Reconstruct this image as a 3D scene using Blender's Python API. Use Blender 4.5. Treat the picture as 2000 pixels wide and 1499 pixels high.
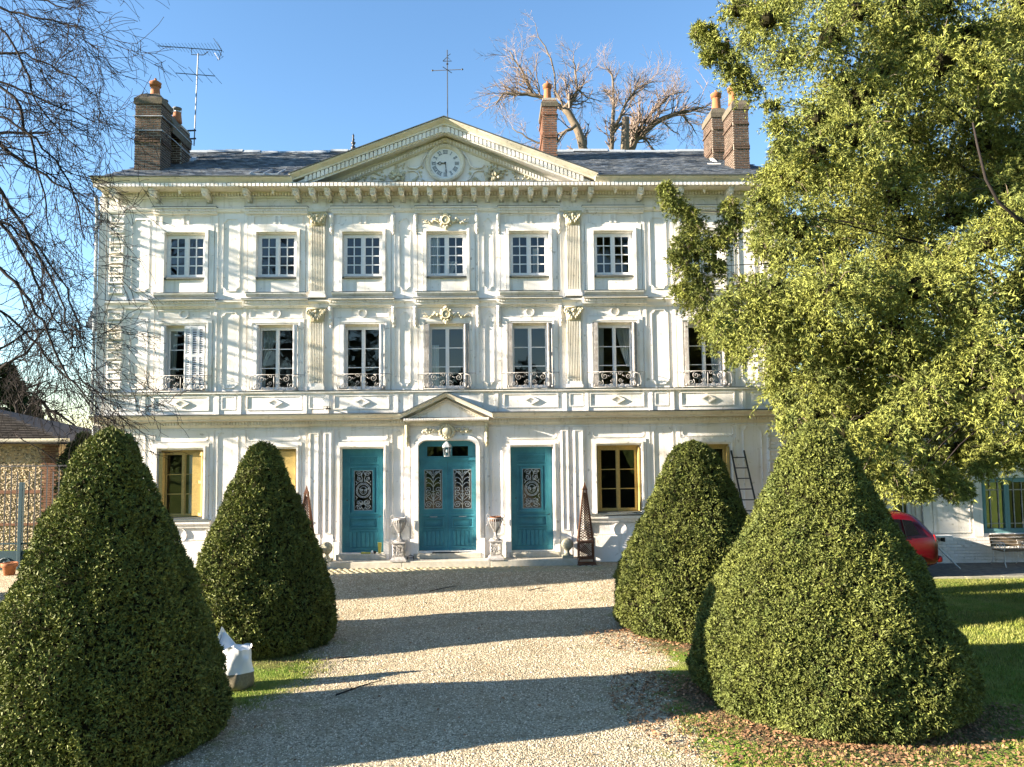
import bpy, math, random
import numpy as np
from mathutils import Vector, Matrix, noise
random.seed(7); rng = np.random.default_rng(11)
scene = bpy.context.scene
for o in list(bpy.data.objects): bpy.data.objects.remove(o)
R = math.radians
# ------------------------------------------------------------------ camera, sky, sun
CAM = Vector((1.33, -22.0, 3.8)); PIT, YAW, ROL = R(3.85), R(1.4), R(0.62); FOC = 1500.0
fw = Vector((math.sin(YAW)*math.cos(PIT), math.cos(YAW)*math.cos(PIT), math.sin(PIT)))
rt0 = Vector((math.cos(YAW), -math.sin(YAW), 0)); up0 = rt0.cross(fw)
rt = rt0*math.cos(ROL) - up0*math.sin(ROL); up = rt.cross(fw)
cd = bpy.data.cameras.new('camera'); cam = bpy.data.objects.new('camera', cd); scene.collection.objects.link(cam)
cd.sensor_width = 36; cd.lens = 36*FOC/2000; cd.clip_end = 6000; cd.clip_start = 0.1
cam.matrix_world = Matrix(((rt.x, up.x, -fw.x, CAM.x), (rt.y, up.y, -fw.y, CAM.y), (rt.z, up.z, -fw.z, CAM.z), (0, 0, 0, 1)))
scene.camera = cam
SUN_AZ, SUN_EL = R(11.5), R(16.0)
world = bpy.data.worlds.new('World'); scene.world = world; world.use_nodes = True
wn = world.node_tree.nodes; wl = world.node_tree.links
sky = wn.new('ShaderNodeTexSky'); sky.sky_type = 'NISHITA'; sky.sun_disc = False
sky.sun_elevation = SUN_EL; sky.sun_rotation = R(270) - SUN_AZ
sky.air_density = 1.0; sky.dust_density = 0.0; sky.ozone_density = 2.6; sky.altitude = 50
wn['Background'].inputs[1].default_value = 0.066
hs = wn.new('ShaderNodeHueSaturation'); hs.inputs['Saturation'].default_value = 1.08
wl.new(sky.outputs[0], hs.inputs['Color']); wl.new(hs.outputs[0], wn['Background'].inputs[0])
sl = bpy.data.lights.new('sun', 'SUN'); sl.energy = 5.0; sl.angle = R(0.5); sl.color = (1.0, 0.875, 0.71)
sun = bpy.data.objects.new('sun', sl); scene.collection.objects.link(sun)
to_sun = Vector((-math.cos(SUN_AZ)*math.cos(SUN_EL), -math.sin(SUN_AZ)*math.cos(SUN_EL), math.sin(SUN_EL)))
sun.rotation_euler = to_sun.to_track_quat('Z', 'Y').to_euler()
vs = scene.view_settings
scene.display_settings.display_device = 'sRGB'
vs.view_transform = 'Standard'; vs.look = 'None'; vs.gamma = 1; vs.use_curve_mapping = False
vs.exposure = 2.4
scene.cycles.max_bounces = 6; scene.cycles.transparent_max_bounces = 8

def at(px, py, Y):
    """measured point of the photograph carried to its real depth Y"""
    d = fw + rt*((px-1000)/FOC) - up*((py-749.5)/FOC)
    return CAM + d*((Y-CAM.y)/d.y)
def zp(z, p):   # height read on the wall plane -> height of a piece standing p proud of it
    return 3.8 + (z-3.8)*(22-p)/22

# ------------------------------------------------------------------ materials
def mat(name, col, rough=0.7, spec=0.3, metal=0.0, var=0.0, vscale=6.0, col2=None, bump=0.0, bscale=30.0, island=0.0, fine=0.0, finescale=80.0, finecol=None):
    m = bpy.data.materials.new(name); m.use_nodes = True
    nt = m.node_tree; N = nt.nodes; L = nt.links; bs = N['Principled BSDF']
    bs.inputs['Roughness'].default_value = rough; bs.inputs['Metallic'].default_value = metal
    bs.inputs['Specular IOR Level'].default_value = spec
    c = (*col, 1); bs.inputs['Base Color'].default_value = c
    geo = N.new('ShaderNodeNewGeometry'); last = None
    def mix(a, b, fac, mode='MIX'):
        mx = N.new('ShaderNodeMix'); mx.data_type = 'RGBA'; mx.blend_type = mode
        for k, v in ((6, a), (7, b)):
            if hasattr(v, 'links'): L.new(v, mx.inputs[k])
            else: mx.inputs[k].default_value = v
        if hasattr(fac, 'links'): L.new(fac, mx.inputs[0])
        else: mx.inputs[0].default_value = fac
        return mx.outputs[2]
    def nz(scale, detail=4, rough_=0.6):
        n = N.new('ShaderNodeTexNoise'); n.inputs['Scale'].default_value = scale; n.inputs['Detail'].default_value = detail
        n.inputs['Roughness'].default_value = rough_
        L.new(geo.outputs['Position'], n.inputs['Vector']); return n.outputs['Fac']
    def ramp(f, a, b, inv=False):
        r_ = N.new('ShaderNodeMapRange'); r_.inputs[1].default_value = a; r_.inputs[2].default_value = b
        if inv: r_.inputs[3].default_value = 1; r_.inputs[4].default_value = 0
        L.new(f, r_.inputs[0]); return r_.outputs[0]
    cur = c
    if col2 is not None: cur = mix(c, (*col2, 1), ramp(nz(vscale), 0.40, 0.66))
    if var > 0:
        f = ramp(nz(vscale*2.3, 5), 0.3, 0.75)
        cur = mix(cur, tuple(x*(1-var) for x in col)+(1,), f)
    if fine > 0:
        cur = mix(cur, (*(finecol or tuple(x*(1-fine) for x in col)), 1), ramp(nz(finescale, 3), 0.5, 0.62))
    if island > 0:
        mr = N.new('ShaderNodeMapRange'); mr.inputs[3].default_value = 1-island; mr.inputs[4].default_value = 1+island
        L.new(geo.outputs['Random Per Island'], mr.inputs[0])
        vm = N.new('ShaderNodeVectorMath'); vm.operation = 'SCALE'
        if hasattr(cur, 'links'): L.new(cur, vm.inputs[0])
        else: vm.inputs[0].default_value = cur[:3]
        L.new(mr.outputs[0], vm.inputs['Scale']); cur = vm.outputs[0]
    if hasattr(cur, 'links'): L.new(cur, bs.inputs['Base Color'])
    if bump > 0:
        b = N.new('ShaderNodeBump'); b.inputs['Strength'].default_value = bump; b.inputs['Distance'].default_value = 0.01
        L.new(nz(bscale, 6), b.inputs['Height']); L.new(b.outputs[0], bs.inputs['Normal'])
    return m

def wall_mat(name, base, yellow, amount):
    """painted render: soft yellowing, rain streaks and small bare patches"""
    m = bpy.data.materials.new(name); m.use_nodes = True
    nt = m.node_tree; N = nt.nodes; L = nt.links; bs = N['Principled BSDF']
    bs.inputs['Roughness'].default_value = 0.62; bs.inputs['Specular IOR Level'].default_value = 0.25
    geo = N.new('ShaderNodeNewGeometry')
    def mp(sc):
        v = N.new('ShaderNodeVectorMath'); v.operation = 'MULTIPLY'; v.inputs[1].default_value = sc
        L.new(geo.outputs['Position'], v.inputs[0]); return v.outputs[0]
    def nz(vec, scale, det=5):
        n = N.new('ShaderNodeTexNoise'); n.inputs['Scale'].default_value = scale; n.inputs['Detail'].default_value = det
        L.new(vec, n.inputs['Vector']); return n.outputs['Fac']
    def rng_(f, a, b, c, d):
        r = N.new('ShaderNodeMapRange'); r.inputs[1].default_value = a; r.inputs[2].default_value = b
        r.inputs[3].default_value = c; r.inputs[4].default_value = d; L.new(f, r.inputs[0]); return r.outputs[0]
    def mix(a, b, f):
        mx = N.new('ShaderNodeMix'); mx.data_type = 'RGBA'
        if hasattr(a, 'links'): L.new(a, mx.inputs[6])
        else: mx.inputs[6].default_value = (*a, 1)
        mx.inputs[7].default_value = (*b, 1); L.new(f, mx.inputs[0]); return mx.outputs[2]
    c = mix(base, yellow, rng_(nz(mp((1, 1, 1)), 1.1), 0.40, 0.72, 0, amount))
    c = mix(c, (0.44, 0.39, 0.29), rng_(nz(mp((5, 5, 0.5)), 1.6), 0.54, 0.78, 0, 0.7*amount))
    c = mix(c, (0.30, 0.27, 0.21), rng_(nz(mp((1, 1, 1)), 7.0, 8), 0.625, 0.72, 0, 0.75*amount))
    L.new(c, bs.inputs['Base Color'])
    b = N.new('ShaderNodeBump'); b.inputs['Strength'].default_value = 0.35; b.inputs['Distance'].default_value = 0.012
    L.new(nz(mp((1, 1, 1)), 9.0, 8), b.inputs['Height']); L.new(b.outputs[0], bs.inputs['Normal'])
    return m

M = {}
M['wall'] = wall_mat('white_render', (0.84, 0.81, 0.785), (0.72, 0.67, 0.56), 0.8)
M['trim'] = wall_mat('white_moulding', (0.85, 0.82, 0.79), (0.71, 0.65, 0.53), 0.8)
M['cream'] = wall_mat('cream_cornice', (0.77, 0.725, 0.62), (0.64, 0.56, 0.43), 0.8)
M['carve'] = wall_mat('carved_plaster', (0.66, 0.60, 0.43), (0.45, 0.40, 0.27), 1.0)
M['lead'] = mat('lead_flashing', (0.09, 0.10, 0.10), 0.5, var=0.4)
M['white'] = mat('white_joinery', (0.78, 0.78, 0.78), 0.4, 0.4, var=0.12, vscale=9)
M['ochre'] = mat('ochre_joinery', (0.50, 0.36, 0.12), 0.45, 0.4, var=0.35, vscale=9)
M['grime'] = mat('grey_ledge', (0.12, 0.13, 0.12), 0.8, var=0.5)
M['teal'] = mat('teal_door_paint', (0.030, 0.190, 0.255), 0.42, 0.4, var=0.3, vscale=1.2, col2=(0.05, 0.25, 0.29), bump=0.15, bscale=60)
M['grille'] = mat('grey_ironwork', (0.34, 0.41, 0.45), 0.5, 0.5, var=0.3)
M['iron'] = mat('pale_iron', (0.50, 0.48, 0.46), 0.6, 0.4, var=0.5, vscale=12, col2=(0.28, 0.24, 0.2))
M['dark'] = mat('dark_metal', (0.025, 0.027, 0.03), 0.5, 0.5)
M['slate'] = mat('roof_slate', (0.10, 0.125, 0.16), 0.5, 0.4, var=0.6, vscale=3.0, col2=(0.26, 0.27, 0.275), island=0.35, bump=0.3)
M['tile'] = mat('grey_roof_tile', (0.055, 0.05, 0.05), 0.8, 0.2, var=0.5, vscale=4, col2=(0.08, 0.07, 0.06), island=0.35)
M['zinc'] = mat('zinc_sheet', (0.42, 0.45, 0.46), 0.45, 0.5, var=0.25, metal=0.2)
M['brick'] = mat('weathered_brick', (0.125, 0.085, 0.064), 0.9, 0.1, var=0.45, vscale=3, col2=(0.13, 0.095, 0.07), island=0.3, bump=0.5, fine=0.35, finescale=35)
M['brick2'] = mat('orange_brick', (0.20, 0.105, 0.068), 0.9, 0.1, var=0.35, vscale=3, island=0.25, bump=0.5)
M['mortar'] = mat('lime_mortar', (0.42, 0.38, 0.32), 0.95, 0.1, var=0.35, vscale=9, bump=0.4)
M['moss'] = mat('mossy_mortar_cap', (0.17, 0.14, 0.11), 0.95, 0.1, var=0.5, vscale=8, col2=(0.12, 0.115, 0.07), bump=0.8)
M['terra'] = mat('terracotta', (0.36, 0.145, 0.065), 0.75, 0.2, var=0.3, vscale=9)
M['step'] = mat('worn_limestone', (0.56, 0.52, 0.44), 0.8, 0.2, var=0.3, vscale=4, col2=(0.42, 0.39, 0.30), bump=0.3)
M['cobble'] = mat('pale_cobble', (0.44, 0.39, 0.27), 0.85, 0.2, var=0.4, vscale=5, col2=(0.30, 0.29, 0.13), island=0.25, bump=0.5)
M['rust'] = mat('rusty_iron', (0.16, 0.075, 0.045), 0.85, 0.2, var=0.4, vscale=14, col2=(0.20, 0.10, 0.06))
M['curtain'] = mat('pale_curtain', (0.62, 0.62, 0.60), 0.9, 0.1)
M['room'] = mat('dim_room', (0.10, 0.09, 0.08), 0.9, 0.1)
M['stone'] = mat('garden_stone', (0.46, 0.43, 0.34), 0.9, 0.1, var=0.45, vscale=12, col2=(0.28, 0.28, 0.16), bump=0.5)
M['flint'] = mat('flint_wall', (0.46, 0.35, 0.20), 0.95, 0.1, var=0.3, vscale=3, col2=(0.36, 0.27, 0.15), bump=0.8)
M['flintstone'] = mat('flint_pebble', (0.34, 0.28, 0.19), 0.8, 0.3, island=0.6)
M['gate'] = mat('gate_iron', (0.03, 0.032, 0.036), 0.6, 0.4, var=0.3)
M['gateteal'] = mat('gate_teal', (0.010, 0.05, 0.07), 0.5, 0.4, var=0.35, vscale=5)
M['wingteal'] = mat('pale_teal_frame', (0.12, 0.26, 0.27), 0.5, 0.4, var=0.15)
M['wood'] = mat('weathered_wood', (0.22, 0.16, 0.10), 0.8, 0.2, var=0.4, vscale=12)
M['carred'] = mat('car_red', (0.10, 0.003, 0.008), 0.2, 0.5)
M['black'] = mat('black_rubber', (0.012, 0.012, 0.013), 0.7, 0.3)
M['lamp_red'] = mat('red_lens', (0.35, 0.02, 0.02), 0.1, 0.6)
M['plastic'] = mat('white_plastic', (0.80, 0.80, 0.79), 0.35, 0.5)
M['bagdark'] = mat('printed_sack', (0.22, 0.19, 0.13), 0.5, 0.4, var=0.5, vscale=18)
M['yew'] = mat('clipped_yew_leaf', (0.175, 0.195, 0.045), 0.6, 0.2, var=0.5, vscale=1.6, col2=(0.090, 0.120, 0.032), island=0.5, fine=0.35, finescale=16)
M['yewtip'] = mat('yew_leaf', (0.295, 0.312, 0.070), 0.65, 0.15, var=0.55, vscale=2.0, col2=(0.130, 0.170, 0.055), island=0.6)  # leaf tone varies; the darker patches also stand in for unlit sprays
M['yewcore'] = mat('yew_dark_core', (0.022, 0.020, 0.010), 0.95, 0.05, var=0.5, vscale=12)
M['barkdark'] = mat('dark_bark', (0.034, 0.028, 0.026), 0.9, 0.1, var=0.3)
M['barkpale'] = mat('pale_bark', (0.17, 0.135, 0.095), 0.85, 0.15, var=0.4, vscale=2)
M['twigpale'] = mat('pale_twig', (0.21, 0.16, 0.13), 0.85, 0.15, island=0.3)
M['conifer'] = mat('dark_conifer', (0.020, 0.032, 0.012), 0.8, 0.1, island=0.4)
M['leaf'] = mat('dry_leaf', (0.26, 0.145, 0.075), 0.8, 0.2, island=0.6)
M['grass'] = mat('grass_blade', (0.22, 0.25, 0.045), 0.6, 0.2, island=0.5, var=0.4, vscale=1.6, col2=(0.27, 0.25, 0.09))
M['pebble'] = mat('gravel_stone', (0.56, 0.48, 0.35), 0.85, 0.2, island=0.6)
def glass_mat(name, ior, tint):
    m = bpy.data.materials.new(name); m.use_nodes = True
    nt = m.node_tree; N = nt.nodes; L = nt.links; N.remove(N['Principled BSDF'])
    f = N.new('ShaderNodeFresnel'); f.inputs[0].default_value = ior
    t = N.new('ShaderNodeBsdfTransparent'); t.inputs[0].default_value = (*tint, 1)
    g = N.new('ShaderNodeBsdfGlossy'); g.inputs['Roughness'].default_value = 0.02
    n = N.new('ShaderNodeTexNoise'); n.inputs['Scale'].default_value = 1.6; n.inputs['Detail'].default_value = 1
    ge = N.new('ShaderNodeNewGeometry'); L.new(ge.outputs['Position'], n.inputs['Vector'])
    b = N.new('ShaderNodeBump'); b.inputs['Strength'].default_value = 0.12; b.inputs['Distance'].default_value = 0.05
    L.new(n.outputs['Fac'], b.inputs['Height']); L.new(b.outputs[0], g.inputs['Normal'])
    x = N.new('ShaderNodeMixShader'); L.new(f.outputs[0], x.inputs[0]); L.new(t.outputs[0], x.inputs[1]); L.new(g.outputs[0], x.inputs[2])
    L.new(x.outputs[0], N['Material Output'].inputs[0]); return m
M['mast'] = mat('dull_mast', (0.16, 0.17, 0.19), 0.5, 0.4)
M['paleiron2'] = M['iron']
M['glass'] = glass_mat('window_glass', 1.75, (0.75, 0.8, 0.8))
M['carglass'] = mat('car_glass', (0.006, 0.007, 0.009), 0.05, 0.5)

# ------------------------------------------------------------------ object helpers
COL = scene.collection
def link(name, me, parent=None, loc=None):
    o = bpy.data.objects.new(name, me); COL.objects.link(o)
    if parent is not None: o.parent = parent
    if loc is not None: o.location = loc
    return o
def thing(name, label, cat, group=None, loc=(0, 0, 0)):
    o = bpy.data.objects.new(name, None); COL.objects.link(o); o.location = loc
    o.empty_display_size = 0.2
    return tag(o, label, cat, group)
def tag(o, label, cat, group=None, kind=None):
    o['label'] = label; o['category'] = cat
    if group: o['group'] = group
    if kind: o['kind'] = kind
    return o
def stuff(o): o['kind'] = 'stuff'; return o

class MB:
    def __init__(s): s.v = []; s.f = []
    def add(s, vs, fs):
        n = len(s.v); s.v += [tuple(v) for v in vs]; s.f += [tuple(i+n for i in f) for f in fs]; return s
    def box(s, x0, x1, y0, y1, z0, z1):
        if x0 > x1: x0, x1 = x1, x0
        if y0 > y1: y0, y1 = y1, y0
        v = [(x0,y0,z0),(x1,y0,z0),(x1,y1,z0),(x0,y1,z0),(x0,y0,z1),(x1,y0,z1),(x1,y1,z1),(x0,y1,z1)]
        return s.add(v, [(0,3,2,1),(4,5,6,7),(0,1,5,4),(1,2,6,5),(2,3,7,6),(3,0,4,7)])
    def prism_x(s, prof, x0, x1):      # prof: closed list of (y, z), extruded along x
        n = len(prof)
        v = [(x0, y, z) for y, z in prof]+[(x1, y, z) for y, z in prof]
        f = [(i, (i+1) % n, n+(i+1) % n, n+i) for i in range(n)]+[tuple(range(n-1, -1, -1)), tuple(range(n, 2*n))]
        return s.add(v, f)
    def prism_y(s, prof, y0, y1):      # prof: closed list of (x, z)
        n = len(prof)
        v = [(x, y0, z) for x, z in prof]+[(x, y1, z) for x, z in prof]
        f = [(i, (i+1) % n, n+(i+1) % n, n+i) for i in range(n)]+[tuple(range(n-1, -1, -1)), tuple(range(n, 2*n))]
        return s.add(v, f)
    def rings(s, rs, close=True, cap=True):
        n = len(rs[0]); base = len(s.v); s.v += [tuple(p) for r in rs for p in r]
        for k in range(len(rs)-1):
            for i in range(n if close else n-1):
                j = (i+1) % n
                s.f.append((base+k*n+i, base+k*n+j, base+(k+1)*n+j, base+(k+1)*n+i))
        if cap:
            s.f.append(tuple(base+i for i in range(n-1, -1, -1))); s.f.append(tuple(base+(len(rs)-1)*n+i for i in range(n)))
        return s
    def lathe(s, prof, cx=0, cy=0, cz=0, n=16):   # prof (r, z)
        rs = [[(cx+r*math.cos(2*math.pi*i/n), cy+r*math.sin(2*math.pi*i/n), cz+z) for i in range(n)] for r, z in prof]
        return s.rings(rs)
    def tube(s, pts, r, n=4, r2=None):
        pts = [Vector(p) for p in pts]; m = len(pts); rs = []
        for i, p in enumerate(pts):
            t = (pts[min(i+1, m-1)]-pts[max(i-1, 0)])
            if t.length < 1e-9: t = Vector((0, 0, 1))
            t.normalize()
            a = Vector((0, 1, 0)) if abs(t.y) < 0.9 else Vector((1, 0, 0))
            u = t.cross(a).normalized(); w = t.cross(u)
            rr = r if r2 is None else r+(r2-r)*i/(m-1)
            rs.append([p+u*(rr*math.cos(2*math.pi*(k+.5)/n))+w*(rr*math.sin(2*math.pi*(k+.5)/n)) for k in range(n)])
        return s.rings(rs)
    def ring(s, pts, w, yb, yf, closed=True):     # mitred raised strip in the xz plane, pts the outer line (counter-clockwise seen from -y gives inward offset)
        P = [Vector((p[0], p[1])) for p in pts]; n = len(P); Q = []
        for i in range(n):
            a = P[i]-P[i-1] if (closed or i > 0) else P[1]-P[0]
            b = P[(i+1) % n]-P[i] if (closed or i < n-1) else P[-1]-P[-2]
            a.normalize(); b.normalize()
            na = Vector((-a.y, a.x)); nb = Vector((-b.y, b.x)); k = na+nb
            if k.length < 1e-6: k = na.copy()
            k.normalize(); Q.append(P[i]+k*(w/max(0.35, k.dot(na))))
        rs = [[(p.x, yb, p.y), (p.x, yf, p.y), (q.x, yf, q.y), (q.x, yb, q.y)] for p, q in zip(P, Q)]
        base = len(s.v); s.v += [v for r in rs for v in r]
        for k in range(n if closed else n-1):
            k2 = (k+1) % n
            for i in range(4):
                j = (i+1) % 4
                s.f.append((base+k*4+i, base+k*4+j, base+k2*4+j, base+k2*4+i))
        if not closed: s.f.append((base, base+1, base+2, base+3)); s.f.append(tuple(base+(n-1)*4+i for i in (3, 2, 1, 0)))
        return s
    def rectring(s, x0, x1, z0, z1, w, yb, yf):
        return s.ring([(x0, z0), (x1, z0), (x1, z1), (x0, z1)], w, yb, yf)
    def blob(s, x, y, z, rx, ry, rz, n=6, m=4):
        rs = []
        for k in range(m+1):
            a = math.pi*k/m; q = max(0.02, math.sin(a))
            rs.append([(x+rx*q*math.cos(2*math.pi*i/n), y+ry*q*math.sin(2*math.pi*i/n), z-rz*math.cos(a)) for i in range(n)])
        return s.rings(rs)
    def mesh(s, name, material=None, smooth=False):
        me = bpy.data.meshes.new(name); me.from_pydata(s.v, [], s.f)
        if material: me.materials.append(material)
        import bmesh
        bm = bmesh.new(); bm.from_mesh(me); bmesh.ops.recalc_face_normals(bm, faces=bm.faces); bm.to_mesh(me); bm.free()
        if smooth: me.polygons.foreach_set('use_smooth', [True]*len(me.polygons))
        return me
    def obj(s, name, m, parent=None, smooth=False, loc=None, bevel=0):
        o = link(name, s.mesh(name, M[m] if isinstance(m, str) else m, smooth), parent, loc)
        if bevel:
            b = o.modifiers.new('bevel', 'BEVEL'); b.width = bevel; b.segments = 2; b.limit_method = 'ANGLE'
        return o
def npmesh(name, V, F, m, parent=None, smooth=False):
    V = np.ascontiguousarray(V, dtype=np.float32); F = np.ascontiguousarray(F, dtype=np.int32); k = F.shape[1]
    me = bpy.data.meshes.new(name); me.vertices.add(len(V)); me.vertices.foreach_set('co', V.ravel())
    me.loops.add(F.size); me.loops.foreach_set('vertex_index', F.ravel())
    me.polygons.add(len(F)); me.polygons.foreach_set('loop_start', np.arange(0, F.size, k, dtype=np.int32))
    me.update(calc_edges=True); me.materials.append(M[m] if isinstance(m, str) else m)
    if smooth: me.polygons.foreach_set('use_smooth', np.ones(len(F), dtype=bool))
    return link(name, me, parent)
def box(name, m, parent, *a, bevel=0): return MB().box(*a).obj(name, m, parent, bevel=bevel)
def notched(x0, x1, z0, z1, c):      # panel outline with scooped corners, counter-clockwise
    p = []
    for cx, cz, a0 in ((x1, z0, 180), (x1, z1, 270), (x0, z1, 0), (x0, z0, 90)):
        q = [(cx+c*math.cos(R(a0-t)), cz+c*math.sin(R(a0-t))) for t in (0, 30, 60, 90)]
        p += q
    return p
def spiral(cx, cz, r0, turns, a0, sgn=1, n=None, r1=0.15):
    n = n or int(10*turns)+2
    return [(cx+(r0*(1-(1-r1)*i/(n-1)))*math.cos(a0+sgn*2*math.pi*turns*i/(n-1)), cz+(r0*(1-(1-r1)*i/(n-1)))*math.sin(a0+sgn*2*math.pi*turns*i/(n-1))) for i in range(n)]
def gz(x, y):       # the ground rises a little towards the house
    sy = min(1, max(0, (y+6)/5.0)); sx = min(1, max(0, (9.5-x)/4.0))
    return 0.2*sy*sy*(3-2*sy)*sx

# ================================================================== THE HOUSE
house = thing('mansion', 'three storey white rendered mansion with clock pediment, teal doors and slate roof', 'mansion')
BX = [-7.48, -4.87, -2.41, 0.01, 2.40, 4.86, 7.48]
TW, TZ0, TZ1 = 0.575, 8.40, 9.68          # top floor openings
FW, FZ0, FZ1 = 0.63, 5.16, 7.04           # first floor
GW, GZ0, GZ1 = 0.63, 1.58, 3.48           # ground windows
DW, DZ0, DZ1 = 0.60, 0.52, 3.46           # side doors
CW, CZ0, CZ1 = 0.83, 0.54, 3.66           # middle door
GC = [-7.50, -4.90, 4.90, 7.48]
def wall_with_holes(x0, x1, z0, z1, y, holes, depth):
    xs = sorted({x0, x1} | {h[i] for h in holes for i in (0, 1)}); zs = sorted({z0, z1} | {h[i] for h in holes for i in (2, 3)})
    mb = MB()
    for i in range(len(xs)-1):
        for j in range(len(zs)-1):
            a, b, c, d = xs[i], xs[i+1], zs[j], zs[j+1]; mx, mz = (a+b)/2, (c+d)/2
            if any(h[0] < mx < h[1] and h[2] < mz < h[3] for h in holes): continue
            mb.add([(a, y, c), (b, y, c), (b, y, d), (a, y, d)], [(0, 1, 2, 3)])
    for a, b, c, d in holes:
        e = y+depth
        mb.add([(a,y,c),(b,y,c),(b,y,d),(a,y,d),(a,e,c),(b,e,c),(b,e,d),(a,e,d)], [(0,4,5,1),(1,5,6,2),(2,6,7,3),(3,7,4,0)])
    return mb
holes = [(c-TW, c+TW, TZ0, TZ1) for c in BX]+[(c-FW, c+FW, FZ0, FZ1) for c in BX]+[(c-GW, c+GW, GZ0, GZ1) for c in GC]
holes += [(s*2.41-DW, s*2.41+DW, DZ0, DZ1) for s in (-1, 1)]+[(-CW, CW, CZ0, CZ1)]
wall = wall_with_holes(-9.72, 9.72, -0.1, 11.05, 0.0, holes, 0.32)
me = bpy.data.meshes.new('front_wall'); me.from_pydata(wall.v, [], wall.f); me.materials.append(M['wall']); link('front_wall', me, house)
# shell and rooms
sh = MB()
sh.box(-9.95, -9.72, 0.10, 10.2, -0.1, 11.05); sh.box(9.72, 9.95, 0.05, 10.2, -0.1, 11.05); sh.box(-9.72, 9.72, 10.0, 10.2, -0.1, 11.05)
sh.obj('side_wall', 'wall', house)
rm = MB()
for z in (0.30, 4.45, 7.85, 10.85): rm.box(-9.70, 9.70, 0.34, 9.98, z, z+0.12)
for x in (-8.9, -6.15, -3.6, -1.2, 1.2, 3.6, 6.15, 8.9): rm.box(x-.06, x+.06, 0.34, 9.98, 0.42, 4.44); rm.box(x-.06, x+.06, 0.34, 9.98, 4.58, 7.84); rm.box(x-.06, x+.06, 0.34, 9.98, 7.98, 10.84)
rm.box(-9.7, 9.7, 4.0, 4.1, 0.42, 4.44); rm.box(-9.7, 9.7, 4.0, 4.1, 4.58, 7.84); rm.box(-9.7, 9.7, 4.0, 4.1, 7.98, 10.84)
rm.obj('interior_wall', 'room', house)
# plinth
def plinth(x0, x1): MB().box(x0, x1, -0.05, -0.001, -0.1, 0.92).obj('plinth', 'trim', house)
plinth(-9.7, -4.16); plinth(3.94, 9.7)

# ---- cornices
def cornice(name, m, prof, x0, x1): return MB().prism_x(prof, x0, x1).obj(name, m, house)
def dentils(name, m, x0, x1, step, w, y0, y1, z0, z1, zf=None):
    mb = MB(); n = int((x1-x0)/step)
    for i in range(n):
        x = x0+(i+.5)*(x1-x0)/n; mb.box(x-w/2, x+w/2, y0, y1, z0, z1)
    return stuff(mb.obj(name, m, house))
# main cornice (deeper over the middle five bays' centre block)
cornice('main_cornice', 'cream', [(-0.001, 11.05), (-0.58, 10.87), (-0.58, 10.97), (-0.62, 11.0), (-0.70, 11.07), (-0.74, 11.09), (-0.74, 11.12), (0.5, 11.12), (0.5, 11.05)], -9.86, -4.28)
cornice('main_cornice', 'cream', [(-0.001, 11.05), (-0.58, 10.87), (-0.58, 10.97), (-0.62, 11.0), (-0.70, 11.07), (-0.74, 11.09), (-0.74, 11.12), (0.5, 11.12), (0.5, 11.05)], 4.28, 9.95)
cornice('pediment_base_cornice', 'cream', [(-0.001, 10.93), (-0.58, 10.87), (-0.58, 10.965), (-0.62, 10.975), (-0.62, 10.985), (-0.001, 11.00)], -4.279, 4.279)
cornice('gutter_lead', 'lead', [(-0.78, 11.12), (-0.78, 11.145), (0.5, 11.16), (0.5, 11.12)], -9.9, -4.32)
cornice('gutter_lead', 'lead', [(-0.78, 11.12), (-0.78, 11.145), (0.5, 11.16), (0.5, 11.12)], 4.32, 9.98)
cornice('cornice_soffit', 'cream', [(-0.001, 10.80), (-0.001, 10.99), (-0.575, 10.868), (-0.12, 10.868), (-0.06, 10.80)], -9.80, 9.90)
dentils('mutule_row', 'trim', -9.80, 9.9, 0.115, 0.085, -0.66, -0.581, 10.872, 10.965)
dentils('dentil_row', 'trim', -9.66, 9.9, 0.085, 0.052, -0.125, -0.062, 10.765, 10.862)
cornice('frieze_moulding', 'trim', [(-0.001, 10.70), (-0.05, 10.72), (-0.06, 10.765), (-0.001, 10.765)], -9.66, 9.9)
cornice('frieze_moulding', 'trim', [(-0.001, 10.28), (-0.07, 10.32), (-0.09, 10.37), (-0.11, 10.38), (-0.11, 10.405), (-0.001, 10.42)], -9.70, 9.9)
# frieze panels
fx = [-4.24, -3.78, -3.34, -2.91, -2.48, -2.05, -1.64, -1.24, -0.84, -0.43, -0.01, 0.41, 0.82, 1.22, 1.62, 2.03, 2.45, 2.87, 3.28, 3.72, 4.18]
for a, b in zip(fx[:-1], fx[1:]):
    c = (a+b)/2; MB().rectring(c-0.10, c+0.10, 10.45, 10.645, 0.02, -0.001, -0.022).obj('frieze_panel', 'trim', house)
for a, b in ((-8.2, -7.78), (-7.32, -6.9), (-6.68, -5.8), (-5.52, -5.1), (-4.7, -4.36), (4.36, 4.7), (5.1, 5.52), (5.76, 6.7), (6.9, 7.3), (7.7, 8.12), (-9.2, -8.45), (8.4, 9.2)):
    MB().rectring(a, b, 10.46, 10.66, 0.02, -0.001, -0.02).obj('frieze_panel', 'trim', house)
circ = lambda cx, cz, r, n=20: [(cx+r*math.cos(2*math.pi*i/n), cz+r*math.sin(2*math.pi*i/n)) for i in range(n)]
for c in (-7.55, -4.9, 4.9, 7.5): MB().ring(circ(c, 10.56, 0.115), 0.022, -0.001, -0.03).obj('frieze_roundel', 'trim', house)
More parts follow.
